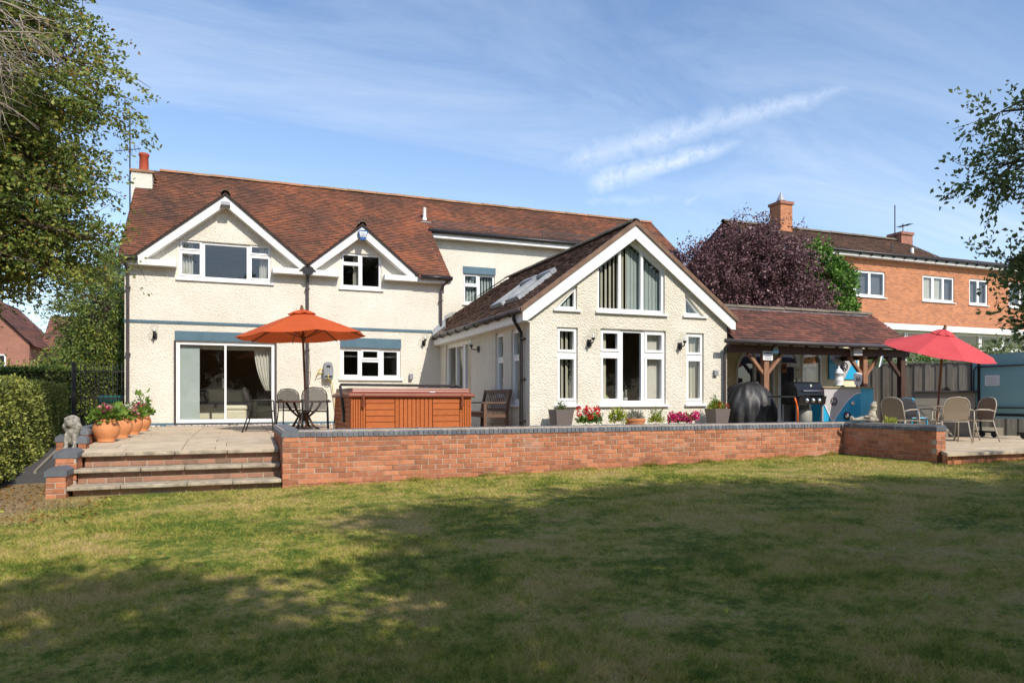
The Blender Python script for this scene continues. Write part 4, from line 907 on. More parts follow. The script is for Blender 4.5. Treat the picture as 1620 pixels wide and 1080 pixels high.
cs = math.cos(math.atan(ES)); sn = math.sin(math.atan(ES)); EH = ez(RX)
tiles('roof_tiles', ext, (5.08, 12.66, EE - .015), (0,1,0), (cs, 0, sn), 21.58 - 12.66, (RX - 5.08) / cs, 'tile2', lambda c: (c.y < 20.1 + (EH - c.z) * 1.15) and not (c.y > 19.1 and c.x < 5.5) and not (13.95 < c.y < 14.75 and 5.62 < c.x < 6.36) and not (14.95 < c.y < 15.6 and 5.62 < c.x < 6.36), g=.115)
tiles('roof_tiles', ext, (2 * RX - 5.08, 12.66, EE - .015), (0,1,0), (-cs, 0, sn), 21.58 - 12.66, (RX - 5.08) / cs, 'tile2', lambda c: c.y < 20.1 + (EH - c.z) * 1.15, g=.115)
b = B(); b.add([(RX, 20.1, EH), (RX - 1.3, 21.58, EH - 1.3 * ES), (RX + 1.3, 21.58, EH - 1.3 * ES)], [(0,1,2)])
b.add([(5.12, 12.68, EE - .06), (RX, 12.68, EH - .06), (RX, 21.58, EH - .06), (5.46, 21.58, EE + .2 - .06), (5.46, 19.3, EE + .2 - .06), (5.12, 19.3, EE - .06)], [(0,1,2,3,4,5)])
b.add([(2*RX - 5.12, 12.68, EE - .06), (RX, 12.68, EH - .06), (RX, 21.58, EH - .06), (2*RX - 5.12, 21.58, EE - .06)], [(0,1,2,3)])
part('roof', b, 'deck', ext)
ridge(ext, (RX, 12.64, EH + .0), (RX, 20.1, EH + .0), 'ridgegrey')
for sg in (-1, 1):
    xe = RX + sg * (RX - 5.14)
    b = B(); b.poly([(RX, EH - .045), (xe, ez(5.14) - .045), (xe, ez(5.14) - .24), (xe - sg * .10, ez(5.14) - .24), (RX, EH - .33)], lambda u, v, w: (u, w, v), 12.645, 12.68); part('barge_board', b, 'fascia', ext)
    b = B(); b.poly([(RX, EH + .045), (xe + sg * .05, ez(5.09) + .045), (xe + sg * .05, ez(5.09) - .05), (RX, EH - .049)], lambda u, v, w: (u, w, v), 12.61, 12.72); part('verge', b, 'vergebrown', ext)
    b = B(); b.poly([(RX, EH - .20), (xe - sg * .2, ez(5.34) - .20), (xe - sg * .2, ez(5.34) - .22), (RX, EH - .24)], lambda u, v, w: (u, w, v), 12.681, 12.749); part('soffit', b, 'fascia', ext)
b = B(); b.box(5.14, 5.165, 12.69, 19.27, 2.17, 2.37); b.box(5.166, 5.329, 12.69, 19.27, 2.17, 2.19); part('fascia', b, 'fascia', ext)
gutter(ext, (5.085, 12.66, 2.385), (5.085, 19.25, 2.385), 'greypipe')
for i in range(9): b = B(); yy = 13.2 + i * .72; b.tube([(5.16, yy, 2.34), (5.09, yy, 2.31), (5.03, yy, 2.34), (5.025, yy, 2.40)], .014, n=6); part('gutter_bracket', b, 'black', ext)
q = B(); q.tube([(5.09, 13.0, 2.36), (5.09, 13.0, 2.24), (5.20, 13.02, 2.08), (5.255, 13.02, 1.98), (5.255, 13.02, .0)], .038, n=10)
for z in (1.85, 1.05, .22): q.box(5.24, 5.33, 12.95, 13.09, z, z + .03)
part('downpipe', q, 'black', ext)
# lead flashings where the roof meets the house
b = B(); b.add([(5.10, 19.24, 2.44), (5.47, 19.24, 2.74), (5.47, 21.5, 2.74), (5.47, 21.5, 2.9), (5.47, 19.24, 2.95), (5.10, 19.24, 2.6)], [(0,1,4,5), (1,2,3,4)]); b.box(5.455, 5.475, 19.25, 21.5, 2.66, 2.86)
b.add([(5.75, 20.9, 2.98), (6.3, 20.9, 3.36), (6.3, 21.5, 3.42), (5.75, 21.5, 3.1)], [(0,1,2,3)]); b.add([(6.9, 20.75, 3.84), (7.6, 20.25, 4.36), (7.72, 20.45, 4.38), (7.0, 21.0, 3.86)], [(0,1,2,3)]); part('flashing', b, 'lead', ext)
# roof windows
for y0 in (14.0, 15.0):
    V = Vector((cs, 0, sn)); N = Vector((-sn, 0, cs)); o0 = Vector((5.64, 0, ez(5.64)))
    f = lambda u, v, w: tuple(Vector((0, u, 0)) + o0 + V * v + N * (w))
    b = B(); b.plate(rect(y0 - .06, -.05, y0 + .71, .98), [rect(y0 + .05, .08, y0 + .60, .86)], f, .01, .10); r_ = part('roof_window', b, 'lead', ext)
    g_ = B(); g_.add([f(y0 + .05, .08, .07), f(y0 + .60, .08, .07), f(y0 + .60, .86, .07), f(y0 + .05, .86, .07)], [(0,1,2,3)]); part('pane', g_, 'glass', r_)
    g_ = B(); g_.poly(rect(y0 - .07, .90, y0 + .72, 1.05), f, .02, .12); part('blind_hood', g_, 'greyplastic', r_)
# gable windows
def pane_col(u0, u1, v0, v1, vt): return [rect(u0, vt + .03, u1, v1), rect(u0, v0, u1, vt - .03)]
w = win(ext, ey, pL, [rect(5.99, 1.66, 6.30, 2.03), rect(5.99, .69, 6.30, 1.47)], sash=(0, 1), sill=(5.86, 6.44, .56, .06), bead=.05); slats(w, ey, 5.96, 6.34, .6, 2.08, step=.10, ang=32)
w = win(ext, ey, pM, [rect(6.96, 1.70, 7.30, 2.02), rect(6.96, .68, 7.30, 1.51), rect(7.43, .64, 7.87, 2.05), rect(8.00, 1.70, 8.36, 2.02), rect(8.00, .68, 8.36, 1.51)], sash=(0, 1, 3, 4), sill=(6.84, 8.50, .56, .06), bead=.05, glassmat='glasslow')
slats(w, ey, 6.93, 7.08, .6, 2.08, step=.055, ang=10); slats(w, ey, 8.1, 8.38, .6, 2.08, step=.07, ang=-10, mat='curtain')
w = win(ext, ey, pR, [rect(9.03, 1.68, 9.33, 2.01), rect(9.03, .69, 9.33, 1.49)], sash=(0, 1), sill=(8.91, 9.46, .57, .06), bead=.05); slats(w, ey, 9.0, 9.36, .6, 2.06, step=.085, ang=12)
w = win(ext, ey, tL, [[(5.99, 2.52), (6.31, 2.52), (6.31, 2.84)]], sill=(5.83, 6.44, 2.46, .05)); slats(w, ey, 5.95, 6.34, 2.5, lambda u: 2.5 + (u - 5.93), step=.088, ang=14, mat='blind')
w = win(ext, ey, tR, [[(8.97, 2.52), (9.28, 2.52), (8.97, 2.825)]], sill=(8.86, 9.48, 2.46, .05)); slats(w, ey, 8.94, 9.36, 2.5, lambda u: 2.5 + (9.36 - u), step=.088, ang=14, mat='blind')
w = win(ext, ey, pent, [[(6.88, 2.53), (7.33, 2.53), (7.33, 3.68), (6.88, 3.345)], [(7.39, 2.53), (7.86, 2.53), (7.86, 3.735), (7.62, 3.905), (7.39, 3.73)], [(7.92, 2.53), (8.36, 2.53), (8.36, 3.385), (7.92, 3.69)]], sill=(6.77, 8.48, 2.46, .06))
ptop = lambda u: 3.35 + (min(u, 15.24 - u) - 6.88) * .75
slats(w, ey, 6.86, 7.6, 2.5, ptop, step=.098, ang=32); slats(w, ey, 7.6, 8.38, 2.5, ptop, step=.088, ang=8, mat='blind')
# side door and slit windows
fx = facex(EX0)
D2 = win(ext, fx, sd, [rect(17.92, .2, 18.62, 2.05), rect(17.24, .2, 17.80, 2.03), rect(16.55, .2, 17.10, 2.05)], sash=(1,), name='side_door')
b = B(); b.box(5.30, 5.34, 17.84, 17.86, .95, 1.15); part('handle', b, 'chrome', D2)
slats(D2, fx, 16.5, 18.65, .1, 2.1, step=.1, ang=15, mat='blindc')
w = win(ext, fx, s1, [rect(14.31, 1.58, 14.64, 2.03), rect(14.31, .85, 14.64, 1.46)], sash=(0,), sill=(14.18, 14.77, .75, .06))
w = win(ext, fx, s2, [rect(13.33, 1.58, 13.68, 2.03), rect(13.33, .67, 13.68, 1.46)], sash=(0,), sill=(13.2, 13.81, .56, .06))
# inside
b = B(); zi = 2.3
b.add([(5.58, 12.98, .03), (9.77, 12.98, .03), (9.77, 18.9, .03), (5.58, 18.9, .03)], [(0,1,2,3)]); part('room_floor', b, 'carpet', ext)
b = B(); b.add([(5.58, 18.9, .03), (9.77, 18.9, .03), (9.77, 18.9, 2.4), (RX, 18.9, 4.0), (5.58, 18.9, 2.4)], [(0,1,2,3,4)]); b.add([(9.77, 12.98, .03), (9.77, 18.9, .03), (9.77, 18.9, 2.4), (9.77, 12.98, 2.4)], [(0,1,2,3)]); part('room_wall', b, 'roomcream', ext)
b = B(); b.box(7.0, 8.6, 16.5, 16.6, .03, 1.95); part('room_screen', b, 'roomnavy', ext)
b = B(); b.box(5.6, 9.7, 14.6, 14.66, 2.30, 2.34); b.box(5.6, 9.7, 12.98, 18.9, 2.42, 2.46); part('room_ceiling', b, 'roomdark', ext)
wall_lamp('globe wall lamp between the left slit window and middle window', (6.62, 12.748, 1.80), (0, -1, 0))
wall_lamp('globe wall lamp between the middle window and right window', (8.78, 12.748, 1.80), (0, -1, 0))
wall_lamp('globe wall lamp on the shaded side of the garden room', (5.328, 15.85, 1.85), (-1, 0, 0))
q = B(); q.box(9.64, 9.74, 12.68, 12.749, 1.18, 1.30); bevel(part('socket_box', q, 'greyplastic', ext), .01)
q = B(); q.box(9.1, 9.2, 12.74, 12.749, 2.2, 2.21); 
# cactus pots on the window board inside
def cactus(label, x, kind):
    t = thing('potted_cactus', label, 'cactus', (x, 13.06, .60), 0, 'cacti on the garden room window board')
    q = B(); q.lathe([(0, 0), (.055, 0), (.075, .10), (.08, .105), (.065, .105), (.06, .09), (0, .09)], n=16); part('pot', q, 'paper', t, world=False, smooth=True)
    q = B()
    if kind: q.tube([(-.03, 0, .09), (-.035, 0, .16), (-.03, 0, .21)], .028, .022, 10); q.ball((-.03, 0, .215), .024); q.tube([(.03, 0, .09), (.04, 0, .18), (.035, 0, .25)], .026, .02, 10); q.ball((.035, 0, .255), .022)
    else: q.ball((0, 0, .11), (.05, .05, .055))
    part('stem', q, 'leaf_silver' if kind else 'leaf_yel', t, world=False, smooth=True)
b = B(); b.box(6.85, 8.48, 12.974, 13.16, .57, .595); part('window_board', b, 'white', ext)
cactus('small round cactus in the left pane of the middle window', 7.17, 0); cactus('two-stemmed cactus in the centre pane of the middle window', 7.62, 1); cactus('small cactus in the right pane of the middle window', 8.05, 0)

# ================================================================== COVERED BAR (lean-to)
bar_ = thing('bar_shelter', 'open timber shelter with weathered red tiled roof beside the garden room', 'shelter', (12.7, 12.75, 0))
LP = (2.87 - 1.94) / 1.4; lc = math.cos(math.atan(LP)); ls = math.sin(math.atan(LP))
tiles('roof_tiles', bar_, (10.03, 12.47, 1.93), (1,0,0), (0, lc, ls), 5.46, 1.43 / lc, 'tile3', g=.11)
b = B(); b.add([(10.03, 13.9, 2.87), (15.49, 13.9, 2.87), (15.49, 15.4, 1.9), (10.03, 15.4, 1.9)], [(0,1,2,3)])
b.poly([(12.47, 1.915), (13.9, 2.865), (15.4, 1.89), (15.4, 1.83), (13.9, 2.80), (12.47, 1.85)], lambda u, v, w: (w, u, v), 15.40, 15.47); b.poly([(12.5, 1.90), (13.9, 2.83), (13.9, 2.81), (12.5, 1.88)], lambda u, v, w: (w, u, v), 10.03, 15.40); part('roof', b, 'deck', bar_)
ridge(bar_, (10.2, 13.9, 2.87), (15.49, 13.9, 2.87), 'ridgegrey', r=.10)
b = B(); b.box(10.05, 15.3, 13.78, 13.82, 2.80, 2.835); part('ridge_flashing', b, 'lead', bar_)
gutter(bar_, (9.72, 12.43, 1.92), (15.50, 12.43, 1.92), 'greypipe', r=.05)
q = B(); q.tube([(9.9, 12.5, 1.90), (9.9, 12.68, 1.78), (9.9, 12.68, .0)], .034, n=10); part('downpipe', q, 'greypipe', bar_)
b = B(); b.box(10.03, 15.42, 12.68, 12.82, 1.70, 1.87); part('front_beam', b, 'darkwood', bar_)
b = B(); b.box(15.16, 15.30, 12.821, 15.2, 1.70, 1.87); part('side_beam', b, 'darkwood', bar_)
for i in range(12):
    x = 10.25 + i * .45; b = B(); b.bar((x, 12.5, 1.875), (x, 13.85, 2.77), .045, .09); part('rafter', b, 'darkwood', bar_)
for x, m in ((11.045, 'postwood'), (13.99, 'postwood'), (15.22, 'darkwood')):  # right post and its brace use darker timber colour to stand for shade
    b = B(); b.box(x - .07, x + .07, 12.685, 12.815, 0 if x < 15 else -.2, 1.70); p = bevel(part('post', b, m, bar_), .008)
    for sg in (-1, 1):
        if x > 15 and sg > 0: continue
        b = B(); b.bar((x + sg * .06, 12.75, 1.25), (x + sg * .47, 12.75, 1.69), .07, .08, up=(0,1,0)); part('brace', b, m if x < 15 else 'darkwood', bar_)
# back wall with arched openings
bw = facey(14.6)
def arch(u0, u1, v0, v1, n=8):
    r = (u1 - u0) / 2; c = (u0 + u1) / 2; s = v1 - r * .9
    return [(u0, v0), (u1, v0)] + [(c + r * math.cos(math.pi * i / n), s + r * .9 * math.sin(math.pi * i / n)) for i in range(n + 1)]
A1, A2, A3, A4 = arch(11.10, 11.70, .9, 1.98), arch(11.74, 12.95, .03, 2.0), arch(13.05, 13.79, .03, 2.0), arch(13.84, 14.52, .5, 1.99)
b = B(); b.plate(rect(10.02, -.1, 16.1, 2.6), [A2, A3, A4], bw, 0, .18); part('back_wall', b, 'cream', bar_)
def inset(poly, d):
    cu = (min(p[0] for p in poly) + max(p[0] for p in poly)) / 2; cv = (min(p[1] for p in poly) + max(p[1] for p in poly)) / 2
    hu = (max(p[0] for p in poly) - cu); hv = (max(p[1] for p in poly) - cv)
    return [(cu + (u - cu) * (1 - d / hu), cv + (v - cv) * (1 - d / hv)) for u, v in poly]
half1 = [(11.79, .1), (12.30, .1), (12.30, 1.93), (12.05, 1.82), (11.9, 1.68), (11.79, 1.45)]; half2 = [(12.36, .1), (12.90, .1), (12.90, 1.45), (12.79, 1.68), (12.64, 1.82), (12.36, 1.93)]
win(bar_, bw, A2, [half1, half2], wf=-.02)
w = win(bar_, bw, A3, [rect(13.15, .12, 13.69, 1.52), [(13.15, 1.62), (13.69, 1.62), (13.62, 1.80), (13.52, 1.9), (13.42, 1.93), (13.32, 1.9), (13.22, 1.80)]], wf=-.02, name='door')
win(bar_, bw, A4, [inset(A4, .05)], wf=-.02)
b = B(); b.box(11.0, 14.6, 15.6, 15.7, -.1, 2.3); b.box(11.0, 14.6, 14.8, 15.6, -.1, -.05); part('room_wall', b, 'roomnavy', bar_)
for nm, (u0, v0, u1, v1), c, lab in (('poster', (13.16, 1.36, 13.32, 1.60), (.40, .13, .06), 'red-brown notice stuck on the arched glass door'), ('notice', (13.56, 1.20, 13.76, 1.50), (.66, .62, .48), 'cream notice sheet on the arched glass door')):
    q = B(); q.box(u0, u1, 14.555, 14.565, v0, v1); o = link(nm, q.mesh(nm), mk(nm + '_print', c, rough=.7)); tag(o, lab, 'notice')
q = B(); q.box(13.60, 13.72, 14.548, 14.5545, 1.43, 1.45); q.box(13.2, 13.28, 14.548, 14.5545, 1.45, 1.54); link('print', q.mesh('print'), 'cushion', o)
# pictures on the posts
def lettering(txt, size, mat, parent, loc, rot=(rad(90), 0, 0), name='lettering', ext_=.002):
    cu = bpy.data.curves.new('lettering', 'FONT'); cu.body = txt; cu.size = size; cu.extrude = ext_; cu.align_x = 'CENTER'; cu.align_y = 'CENTER'; cu.resolution_u = 3
    to = bpy.data.objects.new('tmp', cu); COL.objects.link(to); bpy.context.view_layer.update()
    me = bpy.data.meshes.new_from_object(to); bpy.data.objects.remove(to)
    o = link(name, me, mat, parent); o.location = loc; o.rotation_euler = rot; return o
sg = thing('post_sign', 'small white notice board with dark heading on the left post', 'sign', (11.05, 12.665, 1.64)); q = B(); q.box(-.135, .135, -.012, .012, -.10, .10); part('board', q, 'paper', sg, world=False)
q = B(); q.box(-.11, .11, -.016, -.0125, .045, .075); q.box(-.10, .10, -.016, -.0125, -.01, .0); q.box(-.10, .10, -.016, -.0125, -.04, -.032); q.box(-.08, .08, -.016, -.0125, -.07, -.062); part('print', q, 'alarm' if False else mk('sign_ink', (.05, .07, .16), rough=.6), sg, world=False)
sg = thing('blue_sign', 'small blue sign with white top right of the left post', 'sign', (11.27, 12.66, 1.74)); q = B(); q.box(-.08, .08, -.01, .01, -.05, .05); part('board', q, MT['skyblue'], sg, world=False); q = B(); q.poly([(-.05, .05), (.07, .05), (.05, .12), (0, .10), (-.04, .13)], lambda u, v, w: (u, w, v), -.008, .008); part('crest', q, 'curtain', sg, world=False); q = B(); q.box(-.06, .06, -.0145, -.0105, -.02, .0); q.box(-.05, .05, -.0145, -.0105, -.035, -.03); part('print', q, 'paper', sg, world=False)
sg = thing('bird_box', 'pale grey box lantern under the eave by the right post', 'lantern', (13.62, 12.62, 1.79)); q = B(); q.box(-.135, .135, -.06, .06, -.09, .08); bevel(part('body', q, 'palegrey', sg, world=False), .006); q = B(); q.poly([(-.17, .085), (.15, .085), (.02, .15), (-.15, .15)], lambda u, v, w: (u, w, v), -.08, .07); part('lid', q, 'greypipe', sg, world=False)
fl = thing('bunting_flag', 'small green and white striped flag hanging by the right post', 'flag', (14.35, 12.6, 1.66)); 
for k, m in enumerate(('leaf_ivy', 'paper', 'bluegrey')):
    q = B(); q.poly([(-.02 + k * .05, .02 + k * .02), (.03 + k * .05, .04 + k * .02), (-.05 + k * .05, -.24 + k * .03), (-.10 + k * .05, -.26 + k * .03)], lambda u, v, w: (u, w, v), -.003, .003); part('stripe', q, m, fl, world=False)
# welcome board
wb = thing('welcome_board', 'blue and grey camper-van picture board on the shelter back wall', 'sign', (15.26, 14.57, 1.53))
q = B(); q.box(-.50, .50, -.012, .02, -.32, .33); part('board', q, 'skyblue', wb, world=False)
q = B(); q.poly([(-.49, .32), (.49, .32), (.49, .22), (.26, .06), (.02, -.31), (-.02, -.31), (-.26, .06), (-.49, .22)], lambda u, v, w: (u, w, v), -.018, -.0125); part('panel', q, 'palegrey', wb, world=False)
lettering('Welcome to', .13, 'cushion', wb, (0, -.021, .25))
def emblem(parent, c, r, y, mat, name='emblem'):
    """ring with a V over a W, as on the van nose"""
    q = B(); n = 28; mp_ = lambda u, v, w: (c[0] + u, y + w, c[1] + v)
    q.plate([(r*math.cos(6.2832*i/n), r*math.sin(6.2832*i/n)) for i in range(n)], [[(.86*r*math.cos(6.2832*i/n), .86*r*math.sin(6.2832*i/n)) for i in range(n)]], mp_, -.010, 0)
    t = .07 * r
    def stroke(p0, p1, w=.12):
        p0 = Vector(p0) * r; p1 = Vector(p1) * r; d = (p1 - p0).normalized(); nn = Vector((-d.y, d.x)) * (w * r / 2)
        q.poly([tuple(p0 + nn), tuple(p1 + nn), tuple(p1 - nn), tuple(p0 - nn)], mp_, -.009 + RND.uniform(-.0006, .0006), 0)
    stroke((-.34, .80), (-.0, .12)); stroke((.34, .80), (.0, .12))
    stroke((-.76, .42), (-.30, -.80)); stroke((-.30, -.80), (0, -.04)); stroke((0, -.04), (.30, -.80)); stroke((.30, -.80), (.76, .42))
    return part(name, q, mat, parent, world=False)
emblem(wb, (.02, .02), .12, -.02, 'cushion')
# van-nose bar counter
vb = thing('van_bar_counter', 'bar counter shaped like a sky blue and grey camper van nose', 'bar', (12.28, 12.35, 0))
q = B(); top = [(0, 0), (1.18, 0), (1.18, .30), (0, .30)]
q.poly(top, lambda u, v, w: (u, v, w), 0, .93); part('body', q, 'skyblue', vb, world=False)
q = B(); q.poly([(1.182, 0), (1.50, .05), (1.72, .13), (1.82, .22), (1.82, .30), (1.182, .30)], lambda u, v, w: (u, v, w), 0, .928); part('side_panel', q, mk('pale_blue_gloss', (.10, .50, .72), (.085, .46, .67), rough=.3), vb, world=False)  # side panel in a paler blue than the body
q = B(); cv = [(.33, .14), (.42, .26)] + [(.42 + .74 * (i / 8), .26 + .56 * math.sin(i / 8 * math.pi / 2)) for i in range(1, 9)] + [(1.18, .925), (.0, .925), (.0, .62), (.06, .60)]
q.poly(cv, lambda u, v, w: (u, w, v), -.012, -.0005); part('front_panel', q, 'palegrey', vb, world=False)
q = B(); pts = [(.33, .14)] + [(.42 + .74 * (i / 8), .26 + .56 * math.sin(i / 8 * math.pi / 2)) for i in range(0, 9)]
for a_, c_ in zip(pts[:-1], pts[1:]): q.bar((a_[0], -.008, a_[1]), (c_[0], -.008, c_[1]), .022, .02, up=(0,1,0))
q.bar((.06, -.008, .60), (.33, -.008, .14), .022, .02, up=(0,1,0)); part('trim_line', q, 'paper', vb, world=False)
q = B(); q.poly([(-.05, -.05), (1.22, -.05), (1.54, .0), (1.78, .09), (1.88, .2), (1.88, .32), (-.05, .32)], lambda u, v, w: (u, v, w), .931, .958); part('counter_top', q, mk('bar_top_wood', (.42, .34, .18), (.30, .24, .13), rough=.5), vb, world=False)
emblem(vb, (.36, .62), .10, -.0125, 'cushion')
def lamp_ring(name, c, r, glassm):
    M = Matrix.Rotation(rad(90), 3, 'X'); q = B(); q.lathe([(r, 0), (r * 1.12, .015), (r * 1.12, .03), (r * .92, .04), (r * .9, .025)], (c[0], -.001, c[1]), 24, M); h = part(name, q, 'black' if r > .05 else 'chrome', vb, world=False, smooth=True)
    q = B(); q.lathe([(r * .9, .02), (r * .6, .035), (0, .045)], (c[0], -.001, c[1]), 24, M); part('lens', q, glassm, h, world=False, smooth=True)
lamp_ring('headlight', (.76, .29), .085, 'chrome'); lamp_ring('indicator', (.92, .58), .045, 'chrome')
# ornaments on the bar
lh = thing('bar_figurine', 'white barrel-shaped ornament standing on the bar counter', 'ornament', (12.95, 12.49, .959))
q = B(); q.lathe([(0, 0), (.11, 0), (.12, .02), (.085, .035), (.075, .05), (.095, .12), (.10, .17), (.08, .22), (.075, .24), (.10, .26), (.10, .31), (.08, .34), (.07, .38), (.04, .41), (.015, .43), (.015, .47), (0, .48)], n=18); part('body', q, 'paper', lh, world=False, smooth=True)
q = B(); q.lathe([(.125, .0), (.13, .012), (.11, .03)], n=18); part('base_ring', q, 'leaf_ivy', lh, world=False, smooth=True)
q = B(); q.lathe([(.101, .26), (.104, .285), (.101, .31)], n=18); part('band', q, 'greyplastic', lh, world=False, smooth=True)
s66 = thing('route_sign', 'white shield sign numbered 66 at the end of the bar', 'sign', (13.55, 12.5, 1.14)); q = B(); q.poly([(-.12, .13), (0, .16), (.12, .13), (.13, .0), (.09, -.12), (0, -.17), (-.09, -.12), (-.13, 0)], lambda u, v, w: (u, w, v), 0, .015); part('shield', q, 'paper', s66, world=False); lettering('66', .15, 'cushion', s66, (0, -.004, 0)); q = B(); q.box(-.03, .03, .016, .04, -.18, .0); part('stand', q, 'darkwood', s66, world=False)
# gas barbecue
gr = thing('gas_barbecue', 'black three-burner gas barbecue on a cart under the shelter', 'barbecue', (11.42, 12.05, 0))
q = B(); q.poly([(-.25, 0), (.25, 0), (.25, .12), (.17, .26), (.02, .31), (-.14, .27), (-.23, .16)], lambda u, v, w: (w, u, .74 + v), -.33, .42); bevel(part('hood', q, 'grill', gr, world=False), .015)
q = B(); q.tube([(-.22, -.29, .85), (.32, -.29, .85)], .014); q.box(-.2, -.18, -.29, -.22, .84, .86); q.box(.28, .30, -.29, -.22, .84, .86); part('hood_handle', q, 'chrome', gr, world=False)
q = B(); q.poly([(-.27, .56), (-.3, .72), (.25, .735), (.25, .56)], lambda u, v, w: (w, u, v), -.32, .41); part('control_panel', q, 'grill', gr, world=False)
for x in (-.12, .05, .22):
    q = B(); q.lathe([(.048, 0), (.05, .01), (.036, .014), (.03, .035), (0, .038)], (x, -.295, .645), 16, Matrix.Rotation(rad(96), 3, 'X')); part('knob', q, 'chrome', gr, world=False, smooth=True)
for x0, x1 in ((-.72, -.34), (.425, .50)):
    q = B(); q.box(x0, x1, -.22, .2, .71, .74); part('side_shelf', q, 'black', gr, world=False)
for x in (-.30, .39):
    for y_ in (-.2, .2):
        q = B(); q.box(x - .02, x + .02, y_ - .02, y_ + .02, .02, .56); part('leg', q, 'greyplastic', gr, world=False)
q = B(); q.box(-.3, .39, -.2, .2, .14, .17); part('bottom_shelf', q, 'greyplastic', gr, world=False)
q = B(); q.box(-.3, .39, .17, .19, .18, .55); part('back_panel', q, 'black', gr, world=False)
q = B(); q.lathe([(0, .17), (.14, .17), (.15, .2), (.15, .42), (.10, .47), (.03, .48), (.03, .52), (0, .52)], (.12, .02, 0), 18); part('gas_bottle', q, mk('gas_bottle_grey', (.30, .29, .25), rough=.5), gr, world=False, smooth=True)
q = B(); q.tube([(-.40, -.24, .70), (-.36, -.25, .58), (-.33, -.25, .40), (-.33, -.25, .12)], .018); q.ball((-.33, -.25, .12), (.03, .012, .06)); part('orange_tool', q, 'orangeplastic', gr, world=False, smooth=True)
q = B(); q.poly([(-.02, .0), (.03, .02), (.01, .06), (-.03, .05)], lambda u, v, w: (.05 + u, w, .93 + v), -.235, -.228); part('badge', q, 'chrome', gr, world=False)
q = B(); q.tube([(.5, .1, .75), (.44, .1, 1.0)], .008); q.box(.40, .48, .09, .11, 1.0, 1.05); part('spatula', q, 'chrome', gr, world=False)
# covered kettle barbecue under a black tarp
cv = thing('covered_barbecue', 'large round barbecue under a creased black vinyl cover', 'cover', (10.78, 13.0, 0)); q = B(); n = 96
prof_ = [(.56, 0), (.60, .08), (.63, .25), (.64, .45), (.60, .62), (.53, .78), (.42, .93), (.30, 1.0), (.16, 1.04), (0, 1.05)]; vs = []
for r_, z_ in prof_:
    for k in range(n):
        t_ = 6.2832 * k / n; f = 1 + (.16 * abs(math.sin(t_ * 5.5 + z_ * 2.2 + math.sin(t_ * 3))) - .08 + .05 * math.sin(t_ * 19 - z_ * 6)) * max(.22, 1 - z_ * .72); vs.append((r_ * f * math.cos(t_), r_ * f * .85 * math.sin(t_), z_ + (.02 * math.sin(t_ * 5) if z_ > .7 else 0)))
fs = [(i*n+k, i*n+(k+1) % n, (i+1)*n+(k+1) % n, (i+1)*n+k) for i in range(len(prof_)-1) for k in range(n)]
q.add(vs, fs); part('cover', q, 'tarp', cv, world=False, smooth=True)
q = B(); q.ball((.18, -.02, 1.02), (.17, .16, .08)); part('lid_bulge', q, 'tarp', cv, world=False, smooth=True)

# ================================================================== HOT TUB
TX0, TX1, TY0, TY1 = 1.82, 3.99, 12.3, 14.4
tub = thing('hot_tub', 'square orange timber-clad hot tub with brown vinyl cover', 'hot tub', (2.9, 13.3, 0))
q = B(); q.box(TX0 + .03, TX1 - .03, TY0 + .03, TY1 - .03, -.08, .72); part('core', q, 'tubcover', tub)
def boards(u0, u1, v0, v1, n, horiz, mpf, name='panel_board', gap=.007, mat='tubwood', t=.028):
    for i in range(n):
        if horiz: a = v0 + (v1 - v0) * i / n; bb = v0 + (v1 - v0) * (i + 1) / n; r = rect(u0, a + gap/2, u1, bb - gap/2)
        else: a = u0 + (u1 - u0) * i / n; bb = u0 + (u1 - u0) * (i + 1) / n; r = rect(a + gap/2, v0, bb - gap/2, v1)
        q = B(); q.poly(r, mpf, 0, t); o = part(name, q, mat, tub); o.modifiers.new('bevel', 'BEVEL').width = .006
ff = facey(TY0); fl_ = facex(TX0); fr_ = lambda u, v, w: (TX1 - w, u, v)
boards(TX0, TX0 + .25, -.06, .70, 6, False, ff, 'corner_board'); boards(TX0 + .255, TX0 + .76, -.06, .70, 7, True, ff); boards(TX0 + .765, TX0 + 1.44, -.06, .70, 9, False, ff, 'centre_board')
boards(TX0 + 1.445, TX1 - .225, -.06, .70, 7, True, ff); boards(TX1 - .22, TX1, -.06, .70, 5, False, ff, 'corner_board')
boards(TY0 + .03, TY0 + .25, -.06, .70, 6, False, fl_, 'corner_board'); boards(TY0 + .255, TY1 - .25, -.06, .70, 9, True, fl_); boards(TY1 - .245, TY1, -.06, .70, 6, False, fl_, 'corner_board'); boards(TY0 + .03, TY1, -.06, .70, 9, True, fr_)
q = B(); e = .05; z0, z1, z2 = .70, .80, .875
q.add([(TX0-e,TY0-e,z0),(TX1+e,TY0-e,z0),(TX1+e,TY1+e,z0),(TX0-e,TY1+e,z0),(TX0-e,TY0-e,z0+.055),(TX1+e,TY0-e,z0+.055),(TX1+e,TY1+e,z0+.055),(TX0-e,TY1+e,z0+.055),
       (TX0+.02,TY0+.02,z1),(TX1-.02,TY0+.02,z1),(TX1-.02,TY1-.02,z1),(TX0+.02,TY1-.02,z1),(TX0+.02,TY0+.03,z2-.01),(TX1-.02,TY0+.03,z2-.01),(TX1-.02,TY1-.02,z2),(TX0+.02,TY1-.02,z2)],
      [(0,1,5,4),(1,2,6,5),(2,3,7,6),(3,0,4,7),(4,5,9,8),(5,6,10,9),(6,7,11,10),(7,4,8,11),(8,9,13,12),(9,10,14,13),(10,11,15,14),(11,8,12,15),(12,13,14,15),(3,2,1,0)])
bevel(part('cover', q, 'tubcover', tub), .02, 3)
